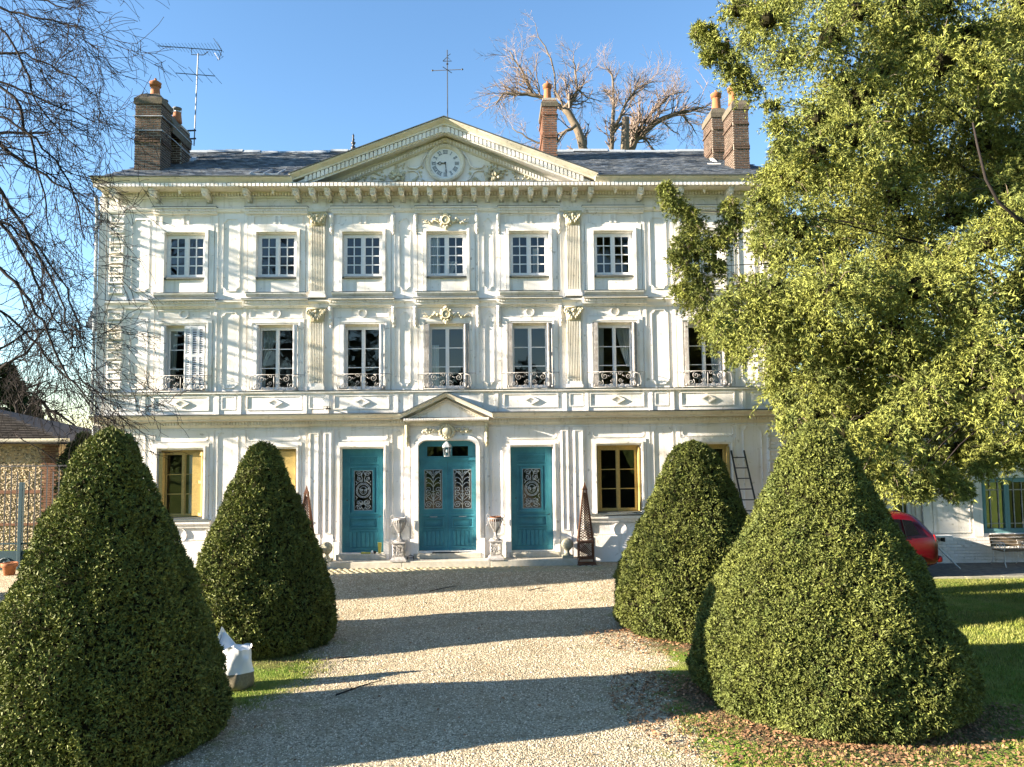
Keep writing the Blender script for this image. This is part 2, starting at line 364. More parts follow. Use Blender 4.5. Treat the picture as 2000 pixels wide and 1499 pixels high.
# corbels under the cornice: a carved scroll, each an object sharing one mesh
cb = MB()
cb.prism_x([(0, 10.81), (-0.50, 10.81), (-0.53, 10.78), (-0.50, 10.72), (-0.40, 10.69), (-0.25, 10.67), (-0.12, 10.62), (0, 10.57)], -0.070, 0.070)
cb.prism_x([(-0.02, 10.865), (-0.55, 10.865), (-0.55, 10.80), (-0.02, 10.80)], -0.078, 0.078)
for sx in (-1, 1):
    for k in range(3): cb.blob(sx*0.05, -0.50+0.03*k, 10.78-0.038*k, 0.034, 0.04, 0.026, 6, 4)
for k in range(4): cb.blob(0, -0.53+0.075*k, 10.77-0.035*k, 0.026, 0.03, 0.032, 6, 4)
cb.blob(0, -0.46, 10.665, 0.045, 0.05, 0.032); cb.blob(0, -0.14, 10.59, 0.035, 0.05, 0.035)
corbel_me = cb.mesh('corbel', M['trim'], True)
for x in fx+[-9.36, -8.27, -6.80, -5.65, 5.62, 6.78, 8.22, 9.3]:
    link('corbel', corbel_me, house, (x, 0, 0))
pend = MB().lathe([(0.0, -0.14), (0.03, -0.12), (0.045, -0.08), (0.03, -0.06), (0.06, -0.03), (0.075, 0.0)], 0, -0.36, 10.868, 10).mesh('pendant', M['trim'], True)
for x in (-7.53, -4.90, 4.9, 7.48): link('pendant', pend, house, (x, 0, 0))

# ---- the clock pediment
RX, ZB, RISE = 4.36, 11.10, 1.64
def rake(name, m, prof, X=RX, zb=ZB, rise=RISE, parent=house):
    """prof (y, dz) swept up both slopes, mitred at the ridge"""
    n = len(prof); rs = []
    for x, z in ((-X, zb), (0, zb+rise), (X, zb)): rs.append([(x, y, z+dz) for y, dz in prof])
    return MB().rings(rs).obj(name, m, parent)
rake('raking_cornice', 'cream', [(-0.001, -0.02), (-0.58, -0.07), (-0.58, -0.02), (-0.62, 0.0), (-0.70, 0.04), (-0.74, 0.06), (-0.74, 0.09), (-0.001, 0.09)])
rake('raking_fascia', 'trim', [(-0.001, -0.20), (-0.50, -0.26), (-0.50, -0.066), (-0.001, -0.022)], RX-0.15, ZB, RISE)
rake('ridge_lead', 'lead', [(-0.78, 0.092), (-0.78, 0.115), (2.0, 0.115), (2.0, 0.092)])
def rake_dentils(name, m, x0, x1, step, w, y0, y1, dz0, dz1, X=RX, zb=ZB, rise=RISE, parent=house):
    mb = MB()
    for s in (-1, 1):
        n = int((x1-x0)/step)
        for i in range(n):
            x = x0+(i+.5)*step; z = zb+rise*(1-x/X); t = rise/X*w/2
            a, b = s*(x-w/2), s*(x+w/2)
            v = []
            for y in (y0, y1):
                v += [(a, y, z+t+dz0), (b, y, z-t+dz0), (b, y, z-t+dz1), (a, y, z+t+dz1)]
            mb.add(v, [(0,1,2,3),(7,6,5,4),(0,4,5,1),(1,5,6,2),(2,6,7,3),(3,7,4,0)])
    return stuff(mb.obj(name, m, parent))
rake_dentils('raking_mutules', 'trim', 0.06, 4.0, 0.115, 0.085, -0.57, -0.501, -0.245, -0.085)
rake('raking_soffit', 'cream', [(-0.001, -0.42), (-0.10, -0.40), (-0.12, -0.27), (-0.001, -0.205)], RX-0.45, ZB, RISE)
rake_dentils('raking_dentils', 'trim', 0.03, 3.72, 0.085, 0.048, -0.17, -0.121, -0.385, -0.285, RX-0.45)
# tympanum, closed behind
MB().prism_y([(-4.2, 11.0), (4.2, 11.0), (0, 12.62)], 0.0, 0.25).obj('tympanum', 'wall', house)
MB().prism_x([(-0.001, 11.001), (-0.63, 10.986), (-0.63, 11.0), (-0.001, 11.02)], -4.28, 4.28).obj('pediment_ledge', 'lead', house)
MB().ring([(-3.35, 11.12), (3.35, 11.12), (0, 12.30)], 0.03, -0.001, -0.03).obj('tympanum_moulding', 'trim', house)
# clock
clock = MB().lathe([(0.46, 0), (0.56, 0.02), (0.58, 0.08), (0.54, 0.14), (0.48, 0.13), (0.44, 0.06), (0.43, 0.03)], n=40)
ZC = 11.73
for i, (x, y, z) in enumerate(clock.v): clock.v[i] = (x-0.01, -z, y+ZC)
clock.f = clock.f[:-2]
ck = clock.obj('clock', 'cream', house, True)
face = MB().add([(0.45*math.cos(2*math.pi*i/40)-0.01, -0.045, ZC+0.45*math.sin(2*math.pi*i/40)) for i in range(40)], [tuple(range(40))]).obj('clock_face', 'white', ck)
bd = MB().blob(0, -0.135, 0, 0.020, 0.03, 0.020, 6, 4).mesh('bead', M['cream'], True)
for i in range(46):
    a = 2*math.pi*i/46; link('bead', bd, ck, (-0.01+0.515*math.cos(a), 0, ZC+0.515*math.sin(a)))
M['numeral'] = mat('numeral_grey', (0.16, 0.20, 0.25), 0.6)
def numeral(txt, hour):
    w = {'I': 0.035, 'V': 0.075, 'X': 0.075}; tot = sum(w[c] for c in txt); x = -tot/2; h = 0.05; t = 0.008; mb = MB()
    ang = math.pi/2-hour*math.pi/6
    def bar(xa, za, xb, zb, tk):
        d = Vector((xb-xa, zb-za)); n_ = Vector((-d.y, d.x)).normalized()*tk
        q = [(xa+n_.x, za+n_.y), (xa-n_.x, za-n_.y), (xb-n_.x, zb-n_.y), (xb+n_.x, zb+n_.y)]
        v = []
        for yy in (-0.046, -0.056):
            for px_, pz_ in q:
                r_ = 0.335+pz_; c_, s_ = math.cos(ang), math.sin(ang)
                v.append((-0.01+c_*r_+s_*px_, yy-0.001*(len(mb.v) % 5), ZC+s_*r_-c_*px_))
        mb.add(v, [(0,1,2,3),(7,6,5,4),(0,4,5,1),(1,5,6,2),(2,6,7,3),(3,7,4,0)])
    for c in txt:
        m_ = x+w[c]/2
        if c == 'I': bar(m_, -h, m_, h, t)
        if c == 'V': bar(m_-.022, h, m_, -h, t); bar(m_+.022, h, m_, -h, t*.6)
        if c == 'X': bar(m_-.024, h, m_+.024, -h, t); bar(m_+.024, h, m_-.024, -h, t*.6)
        x += w[c]
    bar(-tot/2, h, tot/2, h, 0.004); bar(-tot/2, -h, tot/2, -h, 0.004)
    mb.obj('numeral', 'numeral', ck)
for hr, t_ in enumerate(['XII', 'I', 'II', 'III', 'IIII', 'V', 'VI', 'VII', 'VIII', 'IX', 'X', 'XI']): numeral(t_, hr)
hh = MB(); hh.box(-0.12, 0.0, -0.075, -0.065, ZC-0.014, ZC+0.012); hh.ring(circ(-0.165, ZC-0.008, 0.052, 16), 0.018, -0.065, -0.075); hh.prism_y([(-0.26, ZC-0.012), (-0.21, ZC-0.034), (-0.21, ZC+0.014)], -0.075, -0.065)
hh.obj('hour_hand', 'dark', ck)
mh = MB(); mh.prism_y([(-0.024, ZC), (0.004, ZC), (0.020, ZC-0.20), (0.006, ZC-0.20)], -0.092, -0.082); mh.ring(circ(0.014, ZC-0.225, 0.026, 12), 0.010, -0.082, -0.092); mh.prism_y([(0.004, ZC-0.25), (0.030, ZC-0.25), (0.02, ZC-0.34)], -0.092, -0.082)
mh.blob(-0.01, -0.085, ZC+0.005, 0.03, 0.02, 0.03, 8, 4)
mh.obj('minute_hand', 'dark', ck)

# ---- carved ornament
def leafy(mb, x, z, r, seed, y=-0.03, n=9):
    rn = random.Random(seed)
    for k in range(n):
        a = rn.uniform(0, 6.28); q = r*rn.uniform(0.15, 1)
        mb.blob(x+q*math.cos(a), y-rn.uniform(0, .04)*(1-q/r*.6), z+q*math.sin(a), rn.uniform(.2, .42)*r, rn.uniform(.015, .05), rn.uniform(.2, .42)*r, 6, 3)
for s in (-1, 1):
    g = MB(); rn = random.Random(5+s)
    leafy(g, s*1.38, 11.34, 0.22, 31+s, -.05, 34); leafy(g, s*1.42, 11.38, 0.16, 51+s, -0.13, 18)
    for k in range(46):
        t = rn.random(); x = s*(1.55+t*1.2); z = 11.22+(1-t)*0.34*rn.random()+0.03
        g.blob(x, -0.04, z, rn.uniform(.02, .05), 0.05, rn.uniform(.015, .04), 5, 3)
    for k in range(22):
        t = rn.random(); g.blob(s*(0.68+0.30*t), -0.02, 11.2+0.5*(1-t)*rn.random(), 0.035, 0.03, 0.04, 5, 3)
    for k in range(12):
        t = rn.random(); g.blob(s*(1.2+0.3*rn.random()), -0.02, 11.55+0.25*t, 0.03, 0.03, 0.03, 5, 3)
    g.obj('carved_garland', 'carve', house, True)
    v = MB(); v.tube([(s*x, -0.05, z) for x, z in [(0.52, 12.05), (0.66, 11.85), (0.72, 11.66), (0.86, 11.58), (1.05, 11.60), (1.12, 11.68)]], 0.03, 5)
    v.tube([(s*x, -0.04, z) for x, z in [(0.62, 11.22), (0.72, 11.28), (0.80, 11.45), (0.92, 11.52), (1.12, 11.50)]], 0.022, 5)
    v.obj('carved_scroll', 'trim', house, True)
def cartouche(z, w):
    g = MB(); rn = random.Random(int(z*10))
    g.blob(0, -0.10, z, 0.12, 0.08, 0.15, 10, 6)
    for k in range(10):
        a = k*math.pi/5; g.blob(0.15*math.cos(a), -0.11, z+0.18*math.sin(a), 0.05, 0.05, 0.055, 6, 4)
    g.ring(circ(0, z, 0.13, 16), 0.03, -0.14, -0.19)
    for s in (-1, 1):
        for k in range(18):
            t = k/17; g.blob(s*(0.22+t*w), -0.09-0.03*rn.random(), z-0.02+0.05*math.sin(t*9)+0.03*rn.uniform(-1, 1), 0.05*(1.2-t), 0.035, 0.045*(1.2-t), 5, 3)
        g.tube([(s*(0.2+t*w), -0.09, z-0.03+0.03*math.sin(6*t)) for t in (0, .25, .5, .75, 1)], 0.018, 4)
    g.blob(0, -0.12, z-0.22, 0.05, 0.05, 0.07, 6, 4); g.blob(0, -0.12, z+0.20, 0.07, 0.05, 0.05, 6, 4)
    g.obj('carved_cartouche', 'carve', house, True)
cartouche(10.02, 0.46); cartouche(7.28, 0.46)

# ---- bays of the two upper floors
def console_mesh(h, m='trim'):
    c = MB(); c.prism_x([(-0.001, 0), (-0.14, 0), (-0.16, -0.05), (-0.13, -0.12), (-0.09, -0.2), (-0.07, -h*.55), (-0.10, -h*.75), (-0.06, -h*.92), (-0.001, -h)], -0.055, 0.055)
    for k in range(3): c.blob(0, -0.14+0.02*k, -0.05-0.05*k, 0.04, 0.04, 0.03)
    c.blob(0, -0.10, -h*.62, 0.04, 0.04, 0.05); c.blob(0, -0.09, -h*.8, 0.035, 0.035, 0.05); c.blob(0, -0.05, -h, 0.03, 0.04, 0.04)
    return c.mesh('console', M[m], True)
cons_top, cons_1f = console_mesh(0.55), console_mesh(0.56)
def hood(c, hw, ztop, p, dz=0.07, dn=0.055):
    MB().prism_x([(-0.001, ztop-0.22), (-p*.55, ztop-0.19), (-p*.6, ztop-dz), (-p, ztop-dz*.6), (-p, ztop-0.012), (-0.001, ztop)], c-hw, c+hw).obj('window_hood', 'trim', house)
    stuff_mb = MB(); n = int(2*hw/0.075)
    for i in range(n):
        x = c-hw+(i+.5)*2*hw/n; stuff_mb.box(x-.024, x+.024, -p*.6-0.045, -p*.6-0.001, ztop-dz-dn-0.01, ztop-dz-0.008)
    stuff(stuff_mb.obj('hood_dentils', 'trim', house))
    MB().prism_x([(-0.001, ztop+.001), (-p-.008, ztop-0.012), (-p-.008, ztop+0.004), (-0.001, ztop+0.02)], c-hw-.01, c+hw+.01).obj('hood_flashing', 'grime', house)
for i, c in enumerate(BX):
    mid = i == 3; inner = 2 <= i <= 4
    # top floor
    hood(c, 0.90, 10.44, 0.17)
    MB().rectring(c-0.74, c+0.74, 9.93, 10.22, 0.03, -0.001, -0.03).obj('lintel_panel', 'trim', house)
    if not mid:
        for a, b in ((-0.105, -0.04), (0.04, 0.105), (-0.70, -0.655)): box('lintel_block', 'trim', house, c+a, c+b, -0.05, -0.002, 9.965, 10.185)
    MB().ring([(c+0.82, 7.95), (c+0.82, 9.93), (c-0.82, 9.93), (c-0.82, 7.95)][::1], 0.14, -0.001, -0.045, False).obj('window_surround', 'trim', house)
    MB().ring([(c+0.665, 7.95), (c+0.665, 9.80), (c-0.665, 9.80), (c-0.665, 7.95)], 0.085, -0.001, -0.085, False).obj('window_architrave', 'trim', house)
    box('window_ledge', 'grime', house, c-0.60, c+0.60, -0.07, 0.3, TZ0-0.045, TZ0+0.001)
    MB().prism_x([(-0.001, 7.84), (-0.05, 7.86), (-0.10, 7.91), (-0.11, 7.945), (-0.001, 7.949)], c-0.86, c+0.86).obj('sill_moulding', 'trim', house)
    box('sill_lead', 'grime', house, c-0.87, c+0.87, -0.118, -0.002, 7.95, 7.964)
    if inner:
        for s in (-1, 1): link('console', cons_top, house, (c+s*0.885, 0, 10.22)); link('console', cons_1f, house, (c+s*0.90, 0, 7.52))
    for s in (-1, 1):
        MB().box(c+s*0.845, c+s*0.925, -0.035, -0.001, 7.97, 10.2).obj('bay_strip', 'trim', house)
        MB().box(c+s*0.845, c+s*0.925, -0.035, -0.001, 5.13, 7.50).obj('bay_strip', 'trim', house)
    # first floor
    hood(c, 0.93, 7.755, 0.26, 0.06, 0.05)
    MB().rectring(c-0.76, c+0.76, 7.22, 7.47, 0.028, -0.001, -0.03).obj('lintel_panel', 'trim', house)
    if not mid: MB().ring(circ(c, 7.345, 0.135), 0.035, -0.002, -0.055).obj('lintel_roundel', 'trim', house)
    MB().ring([(c+0.80, 5.13), (c+0.80, 7.20), (c-0.80, 7.20), (c-0.80, 5.13)], 0.168, -0.001, -0.055, False).obj('window_surround', 'trim', house)
    MB().ring([(c+0.70, 5.13), (c+0.70, 7.11), (c-0.70, 7.11), (c-0.70, 5.13)], 0.035, -0.0555, -0.075, False).obj('window_architrave', 'trim', house)
    # apron with a diamond
    if not mid:
        MB().rectring(c-0.78, c+0.78, 4.58, 4.99, 0.03, -0.121, -0.145).obj('apron_panel', 'trim', house)
        MB().ring([(c-0.24, 4.785), (c, 4.655), (c+0.24, 4.785), (c, 4.915)], 0.045, -0.121, -0.165).obj('apron_diamond', 'trim', house)
# string courses
def course(z, p, name='string_course', x0=-9.66, x1=9.7): MB().prism_x([(-0.001, z-0.25), (-p*.4, z-0.22), (-p*.5, z-0.12), (-p, z-0.06), (-p, z-0.012), (-0.001, z)], x0, x1).obj(name, 'trim', house)
course(7.735, 0.15)
MB().prism_x([(-0.001, 7.736), (-0.16, 7.724), (-0.16, 7.738), (-0.001, 7.75)], -9.66, 9.7).obj('string_course_lead', 'grime', house)
MB().prism_x([(-0.001, 4.46), (-0.12, 4.46), (-0.12, 5.02), (-0.20, 5.06), (-0.20, 5.10), (-0.001, 5.10)], -9.66, 9.7).obj('apron_band', 'wall', house)
MB().prism_x([(-0.001, 5.101), (-0.215, 5.101), (-0.215, 5.118), (-0.001, 5.128)], -9.68, 9.72).obj('apron_lead', 'grime', house)
for a, b in ((-9.4, -8.75), (-6.35, -5.95), (-3.9, -3.5), (3.5, 3.9), (5.95, 6.35), (8.6, 9.3)):
    MB().rectring(a, b, 4.6, 4.98, 0.025, -0.121, -0.14).obj('apron_panel', 'trim', house)
for x in (-8.52, -6.46, -5.84, -4.0, -3.38, -1.42, -1.0, 1.0, 1.42, 3.38, 4.0, 5.84, 6.46, 8.52): box('apron_break', 'wall', house, x-.045, x+.045, -0.15, -0.121, 4.47, 5.02)
# ground floor cornice
def gcorn(x0, x1, e=0):
    MB().prism_x([(-0.001, 4.24), (-0.28, 4.29), (-0.28, 4.32), (-0.36, 4.37), (-0.41, 4.41), (-0.42, 4.435), (-0.001, 4.459)], x0, x1).obj('ground_floor_cornice', 'cream', house)
    MB().prism_x([(-0.001, 4.46), (-0.435, 4.437), (-0.435, 4.455), (-0.12, 4.48), (-0.001, 4.48)], x0-.01, x1+.01).obj('cornice_lead', 'lead', house)
gcorn(-9.9, -1.30); gcorn(1.30, 9.9)
cornice('ground_floor_bed_moulding', 'cream', [(-0.001, 4.08), (-0.05, 4.12), (-0.06, 4.15), (-0.10, 4.16), (-0.10, 4.265), (-0.20, 4.27), (-0.001, 4.238)], -9.7, 9.8)
dentils('dentil_row', 'cream', -9.6, 9.8, 0.085, 0.05, -0.145, -0.101, 4.17, 4.255)
cornice('frieze_moulding', 'trim', [(-0.001, 4.03), (-0.03, 4.04), (-0.03, 4.06), (-0.001, 4.07)], -9.7, 9.8)

# wall panels between the bays
def wpanel(a, b, z0, z1, c=0.10): MB().ring(notched(a, b, z0, z1, c), 0.022, -0.001, -0.03).obj('wall_panel', 'trim', house)
for a, b in ((-9.02, -8.50), (-6.42, -5.92), (-1.37, -1.03), (1.07, 1.37), (5.92, 6.42), (8.52, 9.0)):
    wpanel(a, b, 8.0, 10.12); wpanel(a, b, 5.22, 7.40)
# fluted pilasters
def pilaster(c, z0, z1, cap):
    sh = MB(); w = 0.2; pts = [(c-w, -0.001), (c-w, -0.09)]
    n = 7
    for k in range(n):
        a = c-w+0.035+k*(2*w-0.07)/n; d = (2*w-0.07)/n
        pts += [(a+d*.18, -0.09), (a+d*.26, -0.055), (a+d*.74, -0.055), (a+d*.82, -0.09)]
    pts += [(c+w, -0.09), (c+w, -0.001)]
    rs = [[(x, y, z) for x, y in pts] for z in (z0, z1)]
    p = sh.rings(rs).obj('pilaster', 'cream', house)
    cp = MB(); cp.prism_y([(c-.20, z1), (c+.20, z1), (c+.245, z1+cap), (c-.245, z1+cap)], -0.13, -0.001)
    cp.box(c-.26, c+.26, -0.17, -0.002, z1+cap, z1+cap+.04); cp.box(c-.215, c+.215, -0.12, -0.002, z1-.02, z1+.015)
    for s in (-1, 1):
        cp.tube([(x, -0.14, z) for x, z in spiral(c+s*.19, z1+cap*.78, 0.095, 1.5, 0, s)], 0.030, 5)
        for k in range(4): cp.blob(c+s*(0.06+0.045*k), -0.15, z1+0.05+0.055*k, 0.028, 0.05, 0.055, 6, 4)
    cp.blob(c, -0.15, z1+cap*.8, 0.055, 0.05, 0.05); cp.blob(c, -0.14, z1+cap*.35, 0.05, 0.04, 0.09)
    for k in range(12): cp.blob(c+random.uniform(-.17, .17), -0.14, z1+random.uniform(.03, .3), 0.03, 0.035, 0.035, 5, 3)
    cp.obj('pilaster_capital', 'carve', p, True)
    MB().box(c-.215, c+.215, -0.11, -0.001, z0-.09, z0).box(c-.245, c+.245, -0.14, -0.001, z0-.19, z0-.09).obj('pilaster_base', 'trim', p)
for c in (-3.69, 3.68):
    pilaster(c, 7.98, 9.92, 0.33); pilaster(c-.02, 5.33, 7.12, 0.33)
# quoins
qm = {}
def quoin(x0, x1, z0, z1, key):
    w, h = x1-x0, z1-z0
    if key not in qm:
        q = MB(); q.box(0, w, -0.055, -0.001, 0, h); q.rectring(0.02, w-0.02, 0.02, h-0.02, 0.03, -0.0555, -0.09)
        for k in range(7): q.blob(w/2+random.uniform(-.1, .1), -0.06, h/2+random.uniform(-.03, .03), 0.035, 0.02, 0.025, 5, 3)
        qm[key] = q.mesh('quoin', M['trim'], False)
    link('quoin', qm[key], house, (x0, 0, z0))
for s in (-1, 1):
    x0 = -9.62 if s < 0 else 9.20
    for z0, z1, n in ((7.92, 10.25, 8), (5.18, 7.45, 8), (0.95, 4.02, 9)):
        h = (z1-z0)/n
        for k in range(n): quoin(x0, x0+.42, z0+k*h+.02, z0+(k+1)*h-.02, round(h, 3))
    MB().box(x0-.03, x0-.001, -0.03, -0.001, 5.13, 10.3).box(x0+.421, x0+.50, -0.03, -0.001, 5.13, 10.3).obj('quoin_strip', 'trim', house)
    MB().prism_x([(-0.001, 10.25), (-0.09, 10.27), (-0.11, 10.30), (-0.13, 10.36), (-0.001, 10.42)], x0-.02, x0+.44).obj('quoin_cap', 'trim', house)

# ---- ground floor surrounds
def gsurround(c, w, z0, z1):
    MB().ring([(c+w+.155, z0), (c+w+.155, z1+.19), (c-w-.155, z1+.19), (c-w-.155, z0)], 0.085, -0.001, -0.05, False).obj('surround', 'trim', house)
    MB().ring([(c+w+.069, z0), (c+w+.069, z1+.104), (c-w-.069, z1+.104), (c-w-.069, z0)], 0.05, -0.001, -0.09, False).obj('architrave', 'trim', house)
    MB().ring(notched(c-w-.12, c+w+.12, z1+.235, 4.0, .05), 0.022, -0.001, -0.03).obj('lintel_panel', 'trim', house)
for c in GC:
    gsurround(c, GW, GZ0-.02, GZ1)
    MB().prism_x([(-0.001, 1.28), (-0.06, 1.30), (-0.08, 1.36), (-0.13, 1.42), (-0.14, 1.49), (-0.001, 1.50)], c-0.86, c+0.86).obj('sill_moulding', 'trim', house)
    MB().prism_x([(-0.001, 1.501), (-0.155, 1.495), (-0.155, 1.515), (-0.001, 1.53)], c-0.87, c+0.87).obj('sill_lead', 'grime', house)
    MB().rectring(c-0.74, c+0.74, 0.96, 1.27, 0.02, -0.001, -0.022).obj('sill_panel', 'trim', house)
    MB().ring(circ(c, 1.10, 0.20, 24), 0.02, -0.003, -0.04).obj('sill_roundel', 'trim', house)
    for s in (-1, 1): MB().box(c+s*0.80, c+s*0.90, -0.03, -0.001, 0.93, 4.02).obj('bay_strip', 'trim', house)
for a, b in ((-9.1, -8.5), (-6.5, -5.9), (5.9, 6.48), (8.5, 9.05)): wpanel(a, b, 1.0, 3.98, .09)
for c in (-2.41, 2.41): gsurround(c, DW, 0.86, DZ1)
for c in (-2.41, 2.41):
    for s in (-1, 1): MB().box(c+s*(DW+.02), c+s*(DW+.17), -0.12, -0.001, 0.37, 0.858).obj('door_plinth', 'trim', house)
for s in (-1, 1):      # double pilaster strips
    for a, b in ((3.22, 3.50), (3.58, 3.92)):
        x0, x1 = sorted((s*a, s*b))
        MB().box(x0, x1, -0.07, -0.001, 0.95, 4.02).obj('pilaster_strip', 'trim', house)
        MB().rectring(x0+.05, x1-.05, 1.1, 3.92, 0.018, -0.0705, -0.09).obj('strip_moulding', 'trim', house)
        MB().box(x0-.02, x1+.02, -0.10, -0.001, 0.18, 0.949).obj('strip_base', 'trim', house)
    x0, x1 = sorted((s*1.26, s*1.58))
    wpanel(x0, x1, 1.0, 3.95, .05)
    MB().box(*sorted((s*1.20, s*1.64)), -0.08, -0.001, 0.36, 0.90).obj('strip_base', 'trim', house)
# middle door surround with rounded top
def roundtop(hw, zb, zt, r, n=7):
    p = [(hw, zb)]
    for i in range(n+1):
        a = R(90*i/n); p.append((hw-r+r*math.cos(a), zt-r*0.8+r*0.8*math.sin(a)))
    for i in range(n+1):
        a = R(90+90*i/n); p.append((-hw+r+r*math.cos(a), zt-r*0.8+r*0.8*math.sin(a)))
    return p+[(-hw, zb)]
MB().ring(roundtop(1.03, 0.92, 3.90, 0.42), 0.10, -0.001, -0.06, False).obj('door_surround', 'trim', house)
MB().ring(roundtop(0.928, 0.92, 3.80, 0.36), 0.11, -0.001, -0.12, False).obj('door_architrave', 'trim', house)
for s in (-1, 1):
    MB().box(*sorted((s*0.815, s*1.05)), -0.14, -0.001, 0.36, 0.918).obj('door_plinth', 'trim', house)
    cm = MB(); cz, r = CZ1-.22, .26     # spandrels that round the opening's corners
    pts = [(s*CW, CZ1)]+[(s*(CW-r+r*math.cos(R(t))), CZ1-r*.8+r*.8*math.sin(R(t))) for t in (0, 18, 36, 54, 72, 90)]
    cm.prism_y(pts if s < 0 else pts[::-1], 0.002, 0.12); cm.obj('door_spandrel', 'trim', house)
    MB().box(*sorted((s*1.06, s*1.18)), -0.05, -0.001, 0.92, 4.02).obj('door_strip', 'trim', house)
cl = console_mesh(0.62, 'carve')
for s in (-1, 1): link('door_console', cl, house, (s*1.13, -0.05, 4.15))
g = MB(); rn = random.Random(3)
g.blob(0, -0.16, 3.93, 0.14, 0.08, 0.17, 10, 6)
for k in range(16):
    a = k*math.pi/8; g.blob(0.19*math.cos(a), -0.15, 3.93+0.17*math.sin(a), 0.055, 0.05, 0.055, 6, 4)
for s in (-1, 1):
    for k in range(16):
        t = k/15; g.blob(s*(0.26+t*.42), -0.13, 3.97-.03*t+0.04*rn.uniform(-1, 1), 0.045, 0.035, 0.035, 5, 3)
    for k in range(8): g.blob(s*(0.52+.1*rn.uniform(-1, 1)), -0.15, 3.95+.05*rn.uniform(-1, 1), .035, .03, .03, 5, 3)
g.obj('carved_keystone', 'carve', house, True)
# small pediment over the middle door
def rk(name, m, prof, X): return rake(name, m, prof, X, 4.30, 0.60)
MB().prism_x([(-0.001, 4.20), (-0.34, 4.24), (-0.34, 4.30), (-0.001, 4.33)], -1.2, 1.2).obj('pediment_base', 'trim', house)
rk('small_raking_cornice', 'cream', [(-0.121, 0.02), (-0.36, 0.0), (-0.38, 0.05), (-0.44, 0.09), (-0.44, 0.12), (-0.121, 0.12)], 1.30)
rk('small_ridge_lead', 'lead', [(-0.121, 0.121), (-0.46, 0.121), (-0.46, 0.14), (-0.121, 0.14)], 1.30)
rk('small_raking_fascia', 'cream', [(-0.121, -0.16), (-0.17, -0.16), (-0.20, -0.08), (-0.30, -0.06), (-0.121, 0.0)], 1.16)
rake_dentils('small_raking_dentils', 'cream', 0.02, 0.95, 0.07, 0.042, -0.24, -0.171, -0.15, -0.08, 1.16, 4.30, 0.60)
MB().prism_y([(-1.05, 4.33), (1.05, 4.33), (0, 4.80)], -0.16, -0.13).obj('small_tympanum', 'wall', house)
dentils('small_dentil_row', 'trim', -1.2, 1.2, 0.07, 0.045, -0.375, -0.341, 4.245, 4.295)

# ---- joinery
def sash(c, w, z0, z1, y, cols, rows, m, fr=0.05, bar=0.022, stile=0.06, name='window'):
    """two leaves meeting in the middle; returns the window part (frame), glazing bars, panes"""
    fm = MB(); fm.ring([(c-w, z0), (c+w, z0), (c+w, z1), (c-w, z1)], fr, y+.06, y)
    win = fm.obj(name, m, house)
    x0, x1, a, b = c-w+fr, c+w-fr, z0+fr, z1-fr
    for s in (0, 1):
        l, r = (x0, c-.002) if s == 0 else (c+.002, x1)
        lf = MB().ring([(l, a), (r, a), (r, b), (l, b)], stile, y+.045, y-.008).obj('sash', m, win)
        gl, gr, ga, gb = l+stile, r-stile, a+stile, b-stile
        for k in range(1, cols):
            x = gl+(gr-gl)*k/cols; box('glazing_bar', m, win, x-bar/2, x+bar/2, y+.002, y+.032, ga, gb)
        for k in range(1, rows):
            z = ga+(gb-ga)*k/rows; box('glazing_bar', m, win, gl, gr, y, y+.034, z-bar/2, z+bar/2)
        for i in range(cols):
            for j in range(rows):
                xa, xb = gl+(gr-gl)*i/cols+(bar/2 if i else 0), gl+(gr-gl)*(i+1)/cols-(bar/2 if i < cols-1 else 0)
                za, zb = ga+(gb-ga)*j/rows+(bar/2 if j else 0), ga+(gb-ga)*(j+1)/rows-(bar/2 if j < rows-1 else 0)
                t = random.uniform(-.0015, .0015); u = random.uniform(-.0015, .0015)
                MB().add([(xa, y+.018+t, za), (xb, y+.018-t, za), (xb, y+.018-t+u, zb), (xa, y+.018+t+u, zb)], [(0, 1, 2, 3)]).obj('pane', 'glass', win)
    MB().box(c-.03, c+.03, y-.028, y-.0085, a, b).obj('meeting_stile', m, win)
    return win
def curtain(win, x0, x1, z0, z1, y, gather=0.0, n=28):
    """hanging folds; gather pulls the hem sideways"""
    V = []; rows = 8
    for j in range(rows+1):
        t = j/rows; z = z1+(z0-z1)*t
        for i in range(n+1):
            u = i/n; w = 1-abs(gather)*t**1.5
            x = (x0+(x1-x0)*u*w) if gather >= 0 else (x1-(x1-x0)*(1-u)*w)
            V.append((x, y+0.025*math.sin(u*n*.9)+0.01*math.sin(u*40), z))
    F = [(j*(n+1)+i, j*(n+1)+i+1, (j+1)*(n+1)+i+1, (j+1)*(n+1)+i) for j in range(rows) for i in range(n)]
    MB().add(V, F).obj('curtain', 'curtain', win, True)
